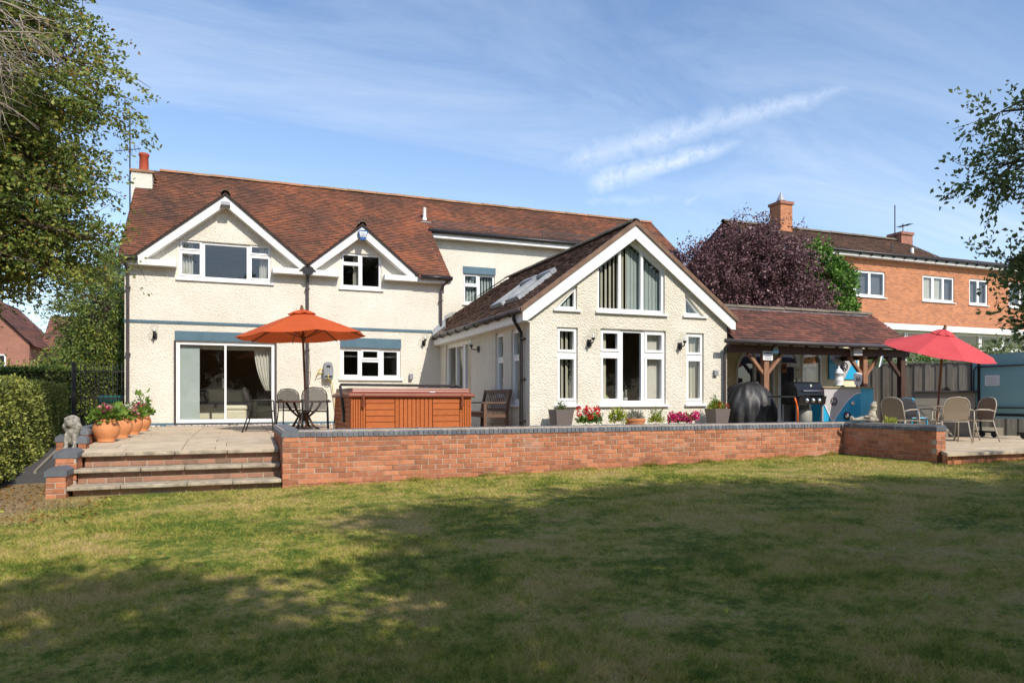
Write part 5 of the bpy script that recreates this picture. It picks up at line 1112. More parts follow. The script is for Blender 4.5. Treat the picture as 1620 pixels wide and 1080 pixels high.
for x in (TX0 + .21, TX1 - .19):
    q = B(); q.box(x - .018, x + .018, TY0 - .066, TY0 - .05, .56, .75); q.box(x - .024, x + .024, TY0 - .074, TY0 - .06, .54, .60); part('strap', q, 'tubcover', tub)
q = B(); q.tube([(TX0 - .02, TY0 + .75, .42), (TX0 - .045, TY0 + .75, .70), (TX0 - .05, TY0 + .95, .90), (TX0 - .02, TY0 + 1.1, .94), (TX1 + .02, TY0 + 1.1, .93), (TX1 + .05, TY0 + .95, .90)], .026, n=10); q.box(TX0 - .035, TX0 - .001, TY0 + .69, TY0 + .81, .25, .48); part('cover_lifter', q, 'darkmetal', tub, smooth=False)
q = B(); q.box(3.16, 3.26, TY0 - .02, TY0 + .0, .765, .775); q = B(); q.obox((3.25, TY0 - .01, .793), (.10, .03, .012), Matrix.Rotation(rad(5), 3, 'Z')); part('cover_tag', q, 'paper', tub)

# ================================================================== PATIO FURNITURE
def chair_proto(name, label, frame, weave, group):
    t = thing(name, label, 'chair', (0,0,0), 0, group)
    hoop = [(-.24, .20, .44)] + [(-.24 + 0*i, .22 + .02*i, .50 + .08*i) for i in range(1, 4)] + [(-.22, .29, .82), (-.15, .315, .89), (0, .32, .91), (.15, .315, .89), (.22, .29, .82)] + [(.24, .22 + .02*i, .50 + .08*i) for i in range(3, 0, -1)] + [(.24, .20, .44)]
    q = B(); q.tube(hoop, .012, n=8); part('back_frame', q, frame, t, world=False, smooth=True)
    q = B(); inner = [(-.22, .225, .46), (.22, .225, .46), (.23, .25, .62), (.22, .28, .78), (.15, .31, .87), (0, .315, .895), (-.15, .31, .87), (-.22, .28, .78), (-.23, .25, .62)]; q.add(inner, [tuple(range(9))]); o = part('backrest', q, weave, t, world=False); s_ = o.modifiers.new('solid', 'SOLIDIFY'); s_.thickness = .008
    q = B(); q.box(-.235, .235, -.235, .205, .425, .440); o = bevel(part('seat', q, weave, t, world=False), .006); q = B(); q.tube([(-.24, -.23, .43), (.24, -.23, .43), (.24, .2, .43), (-.24, .2, .43)], .013, n=8, closed=True); part('seat_frame', q, frame, t, world=False, smooth=True)
    for s in (-1, 1):
        q = B(); q.tube([(s*.24, -.22, .64), (s*.25, -.23, .44), (s*.26, -.26, 0)], .013, n=8); part('leg', q, frame, t, world=False, smooth=True)
        q = B(); q.tube([(s*.24, .20, .44), (s*.25, .27, .2), (s*.26, .34, 0)], .013, n=8); part('leg', q, frame, t, world=False, smooth=True)
        q = B(); q.tube([(s*.24, .245, .62), (s*.27, .1, .655), (s*.27, -.12, .66), (s*.245, -.22, .64)], .014, n=8); part('armrest', q, frame, t, world=False, smooth=True)
    return t
def place(proto, used, loc, rz, label):
    o = proto if not used[0] else copy_tree(proto)
    used[0] = True; o.location = loc; o.rotation_euler = (0, 0, rz); o['label'] = label; return o
# rotation 0 faces -y (back at +y)
TC = (1.32, 15.6)
c1 = chair_proto('metal_garden_chair', 'dark', 'darkmetal', 'meshdark', 'dark metal chairs around the round patio table'); u1 = [False]
MT['meshdark'].node_tree.nodes['Principled BSDF'].inputs['Alpha'].default_value = .55
place(c1, u1, (TC[0] - .85, TC[1] - .12, -.005), rad(82), 'dark metal garden chair nearest the sliding door, side on')
place(c1, u1, (TC[0] + .16, TC[1] - .78, -.005), rad(172), 'dark metal garden chair with its back to the lawn')
place(c1, u1, (TC[0] - .18, TC[1] + .80, -.005), rad(12), 'dark metal garden chair behind the table, facing the lawn')
place(c1, u1, (TC[0] + .95, TC[1] + .1, -.005), rad(-85), 'dark metal garden chair between the table and the hot tub')
tbl = thing('patio_table', 'round dark wooden patio table under the orange parasol', 'table', (*TC, 0))
q = B(); q.lathe([(0, .60), (.53, .60), (.57, .61), (.57, .635), (.54, .64), (0, .64)], n=40); part('tabletop', q, 'darkwood', tbl, world=False)
for k in range(4):
    a = rad(45 + 90 * k + 12); q = B(); q.tube([(.40*math.cos(a), .40*math.sin(a), .60), (.30*math.cos(a), .30*math.sin(a), .45), (.12*math.cos(a), .12*math.sin(a), .30), (.22*math.cos(a), .22*math.sin(a), .12), (.40*math.cos(a), .40*math.sin(a), 0)], .028, n=8); part('leg', q, 'darkwood', tbl, world=False, smooth=True)
q = B(); q.lathe([(0, .2), (.06, .2), (.06, .4), (0, .4)], n=14); q.lathe([(0, 0), (.2, 0), (.2, .06), (.05, .1), (0, .1)], n=16); part('hub', q, 'darkwood', tbl, world=False)
def parasol(name, label, loc, R, h_top, drop, mat, tilt, lean, nod=0, nrib=8, base_z=0, rot0=.2, cap=.3):
    t = thing(name, label, 'parasol', loc)
    ax = Vector((math.sin(TH), math.cos(TH), 0)); Ml = Matrix.Rotation(lean, 3, ax); Mt = Matrix.Rotation(nod, 3, Vector((math.cos(TH), -math.sin(TH), 0))) @ Matrix.Rotation(tilt, 3, ax)
    top = Ml @ Vector((0, 0, h_top)); L = lambda p: top + Mt @ Vector(p)
    q = B(); q.tube([(0, 0, 0), Ml @ Vector((0, 0, h_top * .5))], .022, n=10); part('lower_pole', q, 'polewood', t, world=False, smooth=True)
    q = B(); q.tube([Ml @ Vector((0, 0, h_top * .5)), top], .024, n=10); part('upper_pole', q, 'polewood', t, world=False, smooth=True)
    q = B(); q.ball(L((0, 0, .1)), (.03, .03, .05)); q.lathe([(.04, 0), (.04, .03), (0, .03)], L((0, 0, .05)), 12); part('finial', q, 'polewood', t, world=False, smooth=True)
    q = B(); nr, sub = 8, 4; vs = []; na = nrib * sub
    for i in range(nr + 1):
        s = i / nr
        for k in range(na):
            a = rot0 + 6.28319 * k / na; fr = (k % sub) / sub; m = 1 - .075 * s * math.sin(math.pi * fr) ; z = -drop * (s ** 1.08) - .03 * s * math.sin(math.pi * fr)
            r = R * s * m + .02; vs.append(L((r * math.cos(a), r * math.sin(a), z)))
    fs = [(i*na+k, i*na+(k+1) % na, (i+1)*na+(k+1) % na, (i+1)*na+k) for i in range(nr) for k in range(na)]
    # small hanging hem
    k0 = len(vs)
    q.add(vs, fs); part('canopy', q, mat, t, world=False, smooth=False)
    q = B(); vs = []; 
    for i, (s, z) in enumerate(((.02, .055), (.5, .02), (1, -.045))):
        for k in range(na): a = rot0 + 6.28319 * k / na; fr = (k % sub) / sub; r = cap * s * (1 - .1 * math.sin(math.pi * fr)); vs.append(L((r * math.cos(a), r * math.sin(a), z - .02 * s * math.sin(math.pi * fr))))
    q.add(vs, [(i*na+k, i*na+(k+1) % na, (i+1)*na+(k+1) % na, (i+1)*na+k) for i in range(2) for k in range(na)]); part('vent_cap', q, mat, t, world=False)
    hub = L((0, 0, -drop * 1.0 - .05))
    for k in range(nrib):
        a = rot0 + 6.28319 * k / nrib; q = B(); q.bar(L((.03*math.cos(a), .03*math.sin(a), -.03)), L((R*.97*math.cos(a), R*.97*math.sin(a), -drop - .018)), .016, .022); rb = part('rib', q, 'polewood', t, world=False)
        q = B(); q.bar(hub, L((R*.5*math.cos(a), R*.5*math.sin(a), -drop*.52 - .03)), .014, .018); part('strut', q, 'polewood', rb, world=False)
    q = B(); q.lathe([(.03, -.05), (.045, -.04), (.045, .04), (.03, .05)], hub, 12); part('runner', q, 'polewood', t, world=False)
    return t
po = parasol('patio_parasol', 'large orange parasol leaning over the round patio table', (TC[0] + .06, TC[1] - .05, .0), 1.34, 2.52, .52, 'orange', rad(-3.0), rad(-2.2), rot0=.1)
q = B(); q.tube([(.05, -.03, 1.62), (.075, -.03, 1.2), (.06, -.03, .98), (.02, -.03, 1.05)], .006, n=6); q.tube([(.02,-.03,1.3),(.07,-.035,1.22),(.065,-.03,1.05),(.01,-.03,1.0)], .006, n=6); part('cord', q, 'curtain', po, world=False)
# timber bench against the garden room side
bn = thing('garden_bench', 'weathered wooden slatted bench against the garden room side wall', 'bench', (4.95, 14.3, 0))
BL = .78
for s in (-1, 1):
    q = B(); q.box(-.31, -.25, s*BL - .03, s*BL + .03, 0, .58); part('leg', q, 'benchwood', bn, world=False)
    q = B(); q.bar((.19, s*BL, 0), (.19, s*BL, .42), .06, .06); q.bar((.19, s*BL, .40), (.28, s*BL, .87), .06, .06, up=(0,1,0)); part('leg', q, 'benchwood', bn, world=False)
    q = B(); q.box(-.36, .24, s*BL - .04, s*BL + .04, .581, .61); bevel(part('armrest', q, 'benchwood', bn, world=False), .008); q = B(); q.box(-.249, .159, s*BL - .02, s*BL + .02, .30, .37); part('side_rail', q, 'benchwood', bn, world=False)
for i in range(5):
    q = B(); q.box(-.30 + i * .105, -.21 + i * .105, -BL + .031, BL - .031, .385, .405); part('seat_slat', q, 'benchwood', bn, world=False)
q = B(); q.box(-.28, -.25, -BL + .031, BL - .031, .30, .38); part('front_rail', q, 'benchwood', bn, world=False)
q = B(); q.bar((.275, -BL + .03, .83), (.275, BL - .03, .83), .035, .085, up=(0,0,1)); part('top_rail', q, 'benchwood', bn, world=False); q = B(); q.bar((.195, -BL + .03, .45), (.195, BL - .03, .45), .035, .05); part('lower_rail', q, 'benchwood', bn, world=False)
for i in range(13):
    yy = -BL + .1 + i * (2 * BL - .2) / 12; q = B(); q.bar((.197, yy, .47), (.267, yy, .79), .034, .010, up=(1,0,0)); part('back_slat', q, 'benchwood', bn, world=False)
# hose reel on the wall
hr = thing('hose_reel', 'grey wall-mounted hose reel with yellow hose beside the kitchen window', 'hose reel', (2.25, 19.298, 1.42))
q = B(); q.poly([(-.12, -.22), (.12, -.22), (.13, .05), (.10, .2), (.04, .24), (-.04, .24), (-.10, .2), (-.13, .05)], lambda u, v, w: (u, w, v), -.2, 0); bevel(part('casing', q, 'greyplastic', hr, world=False), .025, 3)
q = B(); q.box(-.05, .05, -.206, -.2, .09, .14); q.box(-.09, .1, -.22, -.2, -.16, -.13); part('handle', q, 'black', hr, world=False)
q = B(); q.tube([(0, -.2, -.1), (-.02, -.24, -.2), (.04, -.2, -.24), (.1, -.1, -.3), (.16, -.06, -.8), (.22, -.05, -1.2)], .011, n=8); q.tube([(-.1, -.1, .0), (-.2, -.12, .06), (-.27, -.12, -.06), (-.3, -.1, -.17)], .010, n=8); q.tube([(-.1, -.12, .05), (-.24, -.14, .02), (-.25, -.14, -.1), (-.12, -.14, -.04)], .009, n=8); part('hose', q, 'yellow', hr, world=False, smooth=True)

# ================================================================== POTS AND PLANTS
def foliage_part(t, name, mat, n, c, r, L, W, seed, up=.6, cluster=None):
    rg = np.random.default_rng(seed); d = rg.normal(size=(n, 3)); d /= np.linalg.norm(d, axis=1, keepdims=True); d[:, 2] = np.abs(d[:, 2]) * .9 + rg.normal(size=n) * .15
    P = np.array(c) + d * np.array(r) * rg.uniform(.25, 1, (n, 1)); D = d + np.array([0, 0, up]) * .4 + rg.normal(size=(n, 3)) * .5
    return link(name, leaves_mesh(name, P, D, L, W, rg), mat, t)
def blooms(t, name, mat, centres, r, n, L, seed):
    rg = np.random.default_rng(seed); Ps, Ds = [], []
    for c in centres:
        d = rg.normal(size=(n, 3)); d /= np.linalg.norm(d, axis=1, keepdims=True); Ps.append(np.array(c) + d * r * .6); Ds.append(d + rg.normal(size=(n, 3)) * .5)
    return link(name, leaves_mesh(name, np.concatenate(Ps), np.concatenate(Ds), L, .9, rg), mat, t, kind='stuff')
pot_prof = [(0, 0), (.13, 0), (.135, .012), (.125, .02), (.155, .07), (.185, .13), (.20, .19), (.197, .24), (.178, .29), (.165, .315), (.172, .33), (.182, .345), (.178, .36), (.160, .36), (.150, .33), (.0, .31)]
pots = [((-1.93, 12.8), 'nearest terracotta pot of pink bedding plants by the steps', 1.0, ['fl_pink', 'fl_pale']), ((-1.88, 13.85), 'second terracotta pot from the steps with pale pink flowers', 1.0, ['fl_pale', 'fl_white']),
        ((-1.86, 15.1), 'third terracotta pot from the steps with green leaves', 1.0, ['fl_pale']), ((-1.87, 16.6), 'farthest terracotta pot with a tall leafy shoot', 1.0, ['fl_pink'])]
for i, ((x, y), lab, s, fl) in enumerate(pots):
    t = thing('terracotta_pot', lab, 'plant pot', (x, y, pz(y)), RND.uniform(0, 3), 'terracotta pots along the patio edge'); q = B(); q.lathe(pot_prof, n=32); part('pot', q, 'terracotta', t, world=False, smooth=True)
    q = B(); q.lathe([(0, .325), (.16, .325)], n=20); part('soil', q, 'soil', t, world=False)
    foliage_part(t, 'foliage', 'leaf_pot', 560, (0, 0, .36), (.25, .25, .19), .09, .6, 40 + i)
    rg = random.Random(i); cs_ = [(rg.uniform(-.2, .2), rg.uniform(-.2, .1), .44 + rg.uniform(0, .12)) for _ in range(7)]
    for k, m in enumerate(fl): blooms(t, 'flower', m, cs_[k::len(fl)], .06, 34, .042, 60 + i)
    if i == 3:
        q = B(); q.tube([(0, 0, .36), (.02, 0, .55), (.03, .02, .78)], .008, .005, 6); part('stem', q, 'leaf_ivy', t, world=False)
        foliage_part(t, 'shoot_leaves', 'leaf_pot', 40, (.05, 0, .55), (.28, .2, .24), .14, .45, 99, up=-.2)
for (x, y), lab, kind in (((5.82, 12.36), 'left taupe square planter with a small upright shrub', 0), ((9.46, 12.36), 'right taupe square planter with orange and yellow flowers', 1)):
    t = thing('square_planter', lab, 'planter', (x, y, 0)); w0, w1, h = .13, .19, .47
    q = B(); q.add([(-w0,-w0,0),(w0,-w0,0),(w0,w0,0),(-w0,w0,0),(-w1,-w1,h),(w1,-w1,h),(w1,w1,h),(-w1,w1,h),(-w1+.03,-w1+.03,h),(w1-.03,-w1+.03,h),(w1-.03,w1-.03,h),(-w1+.03,w1-.03,h),(-w1+.035,-w1+.035,h-.05),(w1-.035,-w1+.035,h-.05),(w1-.035,w1-.035,h-.05),(-w1+.035,w1-.035,h-.05)],
        [(0,1,5,4),(1,2,6,5),(2,3,7,6),(3,0,4,7),(4,5,9,8),(5,6,10,9),(6,7,11,10),(7,4,8,11),(8,9,13,12),(9,10,14,13),(10,11,15,14),(11,8,12,15),(0,3,2,1)]); part('tub', q, 'planter', t, world=False)
    q = B(); q.box(-.15, .15, -.15, .15, h-.07, h-.045); part('soil', q, 'soil', t, world=False)
    if not kind: foliage_part(t, 'shrub', 'leaf_r', 260, (0, 0, .46), (.09, .09, .17), .05, .35, 5, up=1.2)
    else:
        foliage_part(t, 'shrub', 'leaf_yel', 500, (-.03, 0, .46), (.19, .17, .16), .05, .5, 6, up=.8); foliage_part(t, 'spikes', 'leaf_pot', 160, (-.05, 0, .52), (.09, .08, .24), .07, .3, 7, up=1.6)
        blooms(t, 'flower', 'fl_orange', [(.05 + .13*math.cos(k), -.06 + .10*math.sin(k*1.7), .53 + .03*(k % 3)) for k in range(9)], .03, 18, .03, 8)
def flowerpot(label, x, y, r, h, clay, build):
    t = thing('flower_pot', label, 'plant pot', (x, y, pz(y)), 0, 'flower pots below the garden room window'); q = B(); q.lathe([(0, 0), (r*.72, 0), (r, h*.85), (r*1.06, h*.86), (r*1.06, h), (r*.93, h), (r*.9, h*.9), (0, h*.9)], n=26); part('pot', q, clay, t, world=False, smooth=False); build(t)
Y0 = 12.22
def f1(t):
    foliage_part(t, 'foliage', 'leaf_ivy', 520, (0, 0, .26), (.28, .16, .17), .055, .8, 11); rg = random.Random(2)
    blooms(t, 'red_flower', 'fl_red', [(rg.uniform(-.27, .18), rg.uniform(-.13, .02), rg.uniform(.36, .58)) for _ in range(13)], .05, 34, .036, 12); blooms(t, 'white_flower', 'fl_white', [(rg.uniform(-.2, .28), rg.uniform(-.16, .02), rg.uniform(.28, .42)) for _ in range(9)], .035, 22, .03, 13)
flowerpot('pot of red and white geraniums left of the middle window', 6.36, Y0, .16, .20, 'terracotta', f1)
def f2(t): foliage_part(t, 'foliage', 'leaf_yel', 420, (0, 0, .28), (.18, .15, .26), .06, .7, 14); blooms(t, 'white_flower', 'fl_white', [(-.12, -.1, .36), (.05, -.14, .3), (.1, -.05, .26)], .04, 20, .03, 15)
flowerpot('pot of bright green leaves beside the geraniums', 6.98, Y0, .14, .19, 'terracotta', f2)
flowerpot('wide terracotta bowl of silvery foliage', 7.37, Y0, .20, .32, 'terracotta', lambda t: foliage_part(t, 'foliage', 'leaf_silver', 460, (0, 0, .32), (.18, .16, .16), .07, .25, 16, up=1))
flowerpot('pot with a bushy yellow-green plant between bowl and pink flowers', 7.86, Y0, .13, .20, 'terracotta', lambda t: (foliage_part(t, 'foliage', 'leaf_yel', 560, (0, 0, .24), (.18, .15, .20), .045, .4, 17, up=.9), foliage_part(t, 'shoots', 'leaf_pot', 120, (.02, 0, .36), (.17, .1, .20), .06, .3, 18, up=1.4)))
def f5(t):
    foliage_part(t, 'foliage', 'leaf_ivy', 420, (0, 0, .24), (.30, .17, .18), .05, .8, 19); rg = random.Random(5)
    blooms(t, 'flower', 'fl_pink', [(rg.uniform(-.32, .32), rg.uniform(-.18, .05), .26 + rg.uniform(0, .17)) for _ in range(44)], .045, 20, .036, 20)
flowerpot('pot overflowing with magenta flowers', 8.48, Y0, .17, .2, 'terracotta', f5)
# statues
lion = thing('lion_statue', 'weathered stone seated lion statue beside the steps', 'statue', (-2.215, 11.86, -.06), rad(-8))
lion.scale = (.92, .92, 1.0)
sculpt('body', [((0, .10, .13), (.105, .15, .13)), ((0, .0, .22), (.09, .09, .17)), ((0, -.03, .36), (.10, .10, .11)), ((0, -.10, .37), (.055, .07, .05)), ((0, -.01, .40), (.115, .085, .10)), ((0, .0, .30), (.12, .10, .12)), ((-.085, -.02, .44), (.03, .03, .028)), ((.085, -.02, .44), (.03, .03, .028)), ((-.09, -.02, .33), (.05, .06, .06)), ((.09, -.02, .33), (.05, .06, .06)), ((0, -.05, .26), (.08, .07, .09)),
     ((-.06, -.09, .12), (.035, .04, .14)), ((.06, -.09, .12), (.035, .04, .14)), ((-.06, -.13, .02), (.04, .06, .03)), ((.06, -.13, .02), (.04, .06, .03)), ((-.11, .08, .08), (.05, .10, .09)), ((.11, .08, .08), (.05, .10, .09)), ((0, -.155, .385), (.022, .02, .018)), ((-.035, -.115, .41), (.018, .02, .016)), ((.035, -.115, .41), (.018, .02, .016))], 'stone', lion)
q = B(); q.box(-.13, .13, -.2, .25, -.10, .0); bevel(part('plinth', q, 'stone', lion, world=False), .01)
sm = thing('reclining_statue', 'pale stone figure reclining on the wall coping near the bar', 'statue', (11.2, 10.14, .232), rad(-32))
sm.scale = (.85, .85, .85)
sculpt('body', [((.08, .02, .07), (.12, .09, .08)), ((.12, .02, .17), (.085, .085, .12)), ((.15, .02, .29), (.07, .07, .06)), ((.15, .0, .37), (.072, .075, .075)), ((.12, -.05, .36), (.04, .035, .03)), ((.17, .0, .44), (.045, .045, .025)),
     ((-.05, -.03, .07), (.13, .045, .045)), ((-.05, .08, .08), (.13, .045, .05)), ((-.20, -.03, .06), (.11, .035, .035)), ((-.20, .08, .06), (.11, .035, .035)), ((-.30, -.03, .08), (.03, .035, .06)), ((-.30, .08, .08), (.03, .035, .06)),
     ((.06, -.09, .18), (.04, .035, .10), 35, 'Y'), ((.0, -.08, .12), (.08, .028, .03), 10, 'Y'), ((.2, .1, .16), (.035, .035, .11), -20, 'Y'), ((.24, .1, .05), (.05, .03, .03))], 'stone2', sm, .011)

# ================================================================== LOWER PATIO FURNITURE
RC = (13.8, 10.7)
MT['wicker'].node_tree.nodes['Principled BSDF'].inputs['Alpha'].default_value = .8
c2 = chair_proto('woven_garden_chair', 'beige', 'beigemetal', 'wicker', 'beige woven chairs around the glass table'); u2 = [False]
place(c2, u2, (RC[0] - .42, RC[1] - .62, -.2), rad(150), 'beige woven chair in front of the glass table, back to the lawn')
place(c2, u2, (RC[0] - .98, RC[1] + .05, -.2), rad(95), 'beige woven chair farthest left, half hidden behind another')
place(c2, u2, (RC[0] + .46, RC[1] - .50, -.2), rad(-104), 'beige woven chair on the right, turned side on')
place(c2, u2, (RC[0] + .20, RC[1] + .62, -.2), rad(-5), 'beige woven chair behind the glass table')
gt = thing('glass_table', 'round glass-topped metal table under the red parasol', 'table', (*RC, -.2)); q = B(); q.lathe([(0, .725), (.52, .725), (.525, .73), (.52, .735), (0, .735)], n=40); part('tabletop', q, 'glass', gt, world=False); q = B(); q.lathe([(.515, .718), (.535, .718), (.535, .74), (.515, .74), (.515, .718)], n=40); part('rim', q, 'beigemetal', gt, world=False)
for k in range(4):
    a = rad(30 + 90 * k); q = B(); q.tube([(.42*math.cos(a), .42*math.sin(a), .72), (.22*math.cos(a), .22*math.sin(a), .52), (.10*math.cos(a), .10*math.sin(a), .36), (.22*math.cos(a), .22*math.sin(a), .18), (.40*math.cos(a), .40*math.sin(a), 0)], .014, n=8); part('leg', q, 'beigemetal', gt, world=False, smooth=True)
q = B(); q.lathe([(.11, .34), (.12, .36), (.11, .38)], n=20); part('ring', q, 'beigemetal', gt, world=False)
parasol('garden_parasol', 'coral red parasol tilted over the glass table', (RC[0] - .08, RC[1] - .03, -.2), 1.10, 2.30, .42, 'red', rad(6.5), rad(4.5), nod=rad(15), rot0=.3, cap=.24)
cb = thing('outdoor_counter', 'grey rendered garden counter with dark stone top by the fence', 'counter', (16.0, 12.2, -.2), math.atan2(-1.04, .76))
q = B(); q.box(-.62, .62, -.32, .32, 0, 1.02); part('body', q, 'concrete', cb, world=False); q = B(); q.box(-.68, .66, -.38, .36, 1.021, 1.075); bevel(part('top', q, 'slatetop', cb, world=False), .01)
q = B(); q.poly([(-.12, 0), (.14, 0), (.04, .11)], lambda u, v, w: (u, w, 1.076 + v), -.1, .12); o = link('slate_lump', q.mesh('slate_lump'), 'slatetop'); o.location = (16.0, 12.2, -.2); o.rotation_euler = cb.rotation_euler; tag(o, 'dark wedge-shaped lump lying on the grey counter', 'ornament')
bc = thing('blue_chair', 'bright blue plastic chair left of the grey counter', 'chair', (15.2, 12.35, -.2), rad(-20)); q = B(); q.box(-.2, .2, -.2, .2, .40, .44); bevel(part('seat', q, 'skyblue', bc, world=False), .015); q = B(); q.obox((0, .2, .70), (.40, .03, .42), Matrix.Rotation(rad(-10), 3, 'X')); bevel(part('backrest', q, 'skyblue', bc, world=False), .014)
for x in (-.17, .17):
    for y_ in (-.17, .17): q = B(); q.bar((x * 1.1, y_ * 1.15, 0), (x, y_, .40), .03, .03); part('leg', q, 'skyblue', bc, world=False)
# folded table-tennis table
TT = thing('folded_games_table', 'teal folded table-tennis table standing upright at the right edge', 'games table', (16.1, 10.86, -.2), math.atan2(-1.5, -.15) + math.pi)
# local x along the width, -y towards the camera side
TT.rotation_euler = (0, 0, math.atan2(-1.5, -.15))
q = B(); q.box(-.76, .76, -.03, .0, .55, 1.90); part('tabletop', q, 'teal', TT, world=False); q = B(); q.box(-.76, .76, .13, .16, .55, 1.90); part('tabletop', q, 'teal', TT, world=False)
q = B(); q.box(-.785, -.755, -.045, .17, .50, 1.91); q.box(.755, .785, -.045, .17, .50, 1.91); q.box(-.754, .754, -.045, .17, .49, .549); q.box(-.60, -.54, -.055, -.031, .55, 1.90); part('frame', q, 'black', TT, world=False)
q = B(); q.tube([(.7, -.07, 1.62), (-.62, -.07, 1.62), (-.68, -.07, 1.55), (-.70, -.07, .75), (-.72, -.07, .52)], .016, n=8); q.tube([(.7, -.07, .68), (-.62, -.07, .68), (-.68, -.07, .60), (-.68, -.07, .3)], .016, n=8); part('leg_tube', q, 'black', TT, world=False, smooth=True)
q = B(); q.box(-.42, -.06, -.036, -.0305, 1.18, 1.42); part('label_sheet', q, 'paper', TT, world=False)
q = B()
for k in range(4): q.box(-.38, -.10 - .04 * (k % 2), -.038, -.0365, 1.22 + k * .045, 1.226 + k * .045)
part('print', q, 'greyplastic', TT, world=False)
q = B(); q.box(-.76, .76, -.06, .0, .44, .488); part('ledge', q, 'teal', TT, world=False)
for x in (-.5, -.2, .5): q = B(); q.lathe([(0, -.02), (.07, -.02), (.075, 0), (.07, .02), (0, .02)], (x, -.02, .075), 18, Matrix.Rotation(rad(90), 3, 'X')); part('wheel', q, 'black', TT, world=False, smooth=False)
for x in (-.6, .6): q = B(); q.bar((x, .05, .08), (x, .05, .5), .04, .04); q.box(x - .3, x + .3, .03, .07, .10, .14); part('undercarriage', q, 'black', TT, world=False)
yp = thing('yellow_plant', 'tiny bright yellow-green plant behind the return wall coping', 'plant', (11.75, 10.1, -.2)); q = B(); q.lathe([(0, 0), (.1, 0), (.13, .3), (0, .3)], n=18); part('pot', q, 'terracotta', yp, world=False); foliage_part(yp, 'foliage', 'leaf_yel', 160, (0, 0, .38), (.13, .12, .16), .07, .3, 33, up=.9)

# ================================================================== FENCES, HEDGES, GATE
FA, FB = Vector((15.0, 18.3)), Vector((19.2, 10.6)); fd = (FB - FA).normalized(); fL = (FB - FA).length; rz = math.atan2(fd.y, fd.x)
fe = thing('board_fence', 'tall silvered wooden board fence behind the lower patio', 'fence', (FA.x, FA.y, -.3), rz)
nb = int(fL / .13); q = B(); q.box(-.066, .066, -.012, .010, 0, 1.93); bmf = q.mesh('fence_board'); 
for i in range(nb):
    o = link('fence_board', bmf, 'fencewood', fe, (i * .13 + .065, RND.uniform(-.006, .006) - (.014 if i % 2 else 0), RND.uniform(-.01, .01))); o.rotation_euler = (0, RND.uniform(-.004, .004), 0)
q = B(); q.box(0, fL, -.045, .03, 1.945, 1.985); part('capping_rail', q, 'fencewood', fe, world=False)
for z in (.4, 1.5): q = B(); q.box(0, fL, .012, .055, z, z + .08); part('rail', q, 'fencewood', fe, world=False)
def hedge(name, label, x0, x1, y0, y1, z0, z1, n, mat, seed, L=.05, core=.10, shear=0, faces='fxrt'):
    t = thing(name, label, 'hedge', ((x0+x1)/2, (y0+y1)/2, z0)); rg = np.random.default_rng(seed); off = np.array([(x0+x1)/2, (y0+y1)/2, z0])
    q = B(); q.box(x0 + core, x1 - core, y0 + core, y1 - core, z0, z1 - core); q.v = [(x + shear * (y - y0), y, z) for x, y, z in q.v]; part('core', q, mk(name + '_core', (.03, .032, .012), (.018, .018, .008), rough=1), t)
    A = [(y1-y0)*(z1-z0), (y1-y0)*(z1-z0), (x1-x0)*(z1-z0), (x1-x0)*(z1-z0), (x1-x0)*(y1-y0)]; k = rg.choice(5, n, p=np.array(A)/sum(A)); u, v = rg.uniform(0, 1, n), rg.uniform(0, 1, n)
    X = np.where(k == 0, x0, np.where(k == 1, x1, x0 + u * (x1-x0))); Yv = np.where(k == 2, y0, np.where(k == 3, y1, np.where(k < 2, y0 + u*(y1-y0), y0 + v*(y1-y0)))); Zv = np.where(k == 4, z1, z0 + v*(z1-z0))
    Nn = np.stack([np.where(k == 0, -1, np.where(k == 1, 1, 0)), np.where(k == 2, -1, np.where(k == 3, 1, 0)), np.where(k == 4, 1, 0)], -1).astype(float)
    P = np.stack([X, Yv, Zv], -1); ph = np.sin(P[:, 0]*3.1+P[:, 2]*4)*np.sin(P[:, 1]*2.3+P[:, 2]*3.1)*.03 + np.sin(P[:, 1]*7+P[:, 2]*6)*.02
    # rounded shoulders
    tz = np.clip((P[:, 2] - (z1 - .25)) / .25, 0, 1); P -= Nn * (rg.uniform(0, .13, (n, 1)) - ph[:, None]); P[:, 0] += np.where(k == 1, -.10 * tz**2, np.where(k == 0, .10*tz**2, 0))
    P[:, 0] += shear * (P[:, 1] - y0)
    D = Nn * .8 + rg.normal(size=(n, 3)) * .7 + np.array([0, 0, .25])
    link('foliage', leaves_mesh('foliage', P - off, D, L, .55, rg), mat, t); return t
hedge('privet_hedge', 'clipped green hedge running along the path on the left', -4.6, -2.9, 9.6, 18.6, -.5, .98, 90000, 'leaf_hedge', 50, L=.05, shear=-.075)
hedge('far_hedge', 'taller green hedge behind the railings', -9.5, -2.7, 21.5, 23.5, -.5, 1.5, 45000, 'leaf_con', 51, L=.075)
gt_ = thing('railing_gate', 'black metal railing gate between the hedge and the house corner', 'gate', (-3.0, 19.2, -.1))
q = B(); q.tube([(-.56, 0, 0), (-.56, 0, 1.58)], .05, n=12); q.ball((-.56, 0, 1.6), .055); part('post', q, 'darkmetal', gt_, world=False)
for k in range(10): q = B(); x = -.42 + k * .095; q.tube([(x, 0, .1), (x, 0, 1.58 - .0)], .010, n=6); q.lathe([(.016, 1.55), (.0, 1.64)], (x, 0, 0), 6); part('bar', q, 'darkmetal', gt_, world=False)
for z in (.2, .78, 1.42): q = B(); q.box(-.5, .48, -.012, .012, z, z + .03); part('rail', q, 'darkmetal', gt_, world=False)
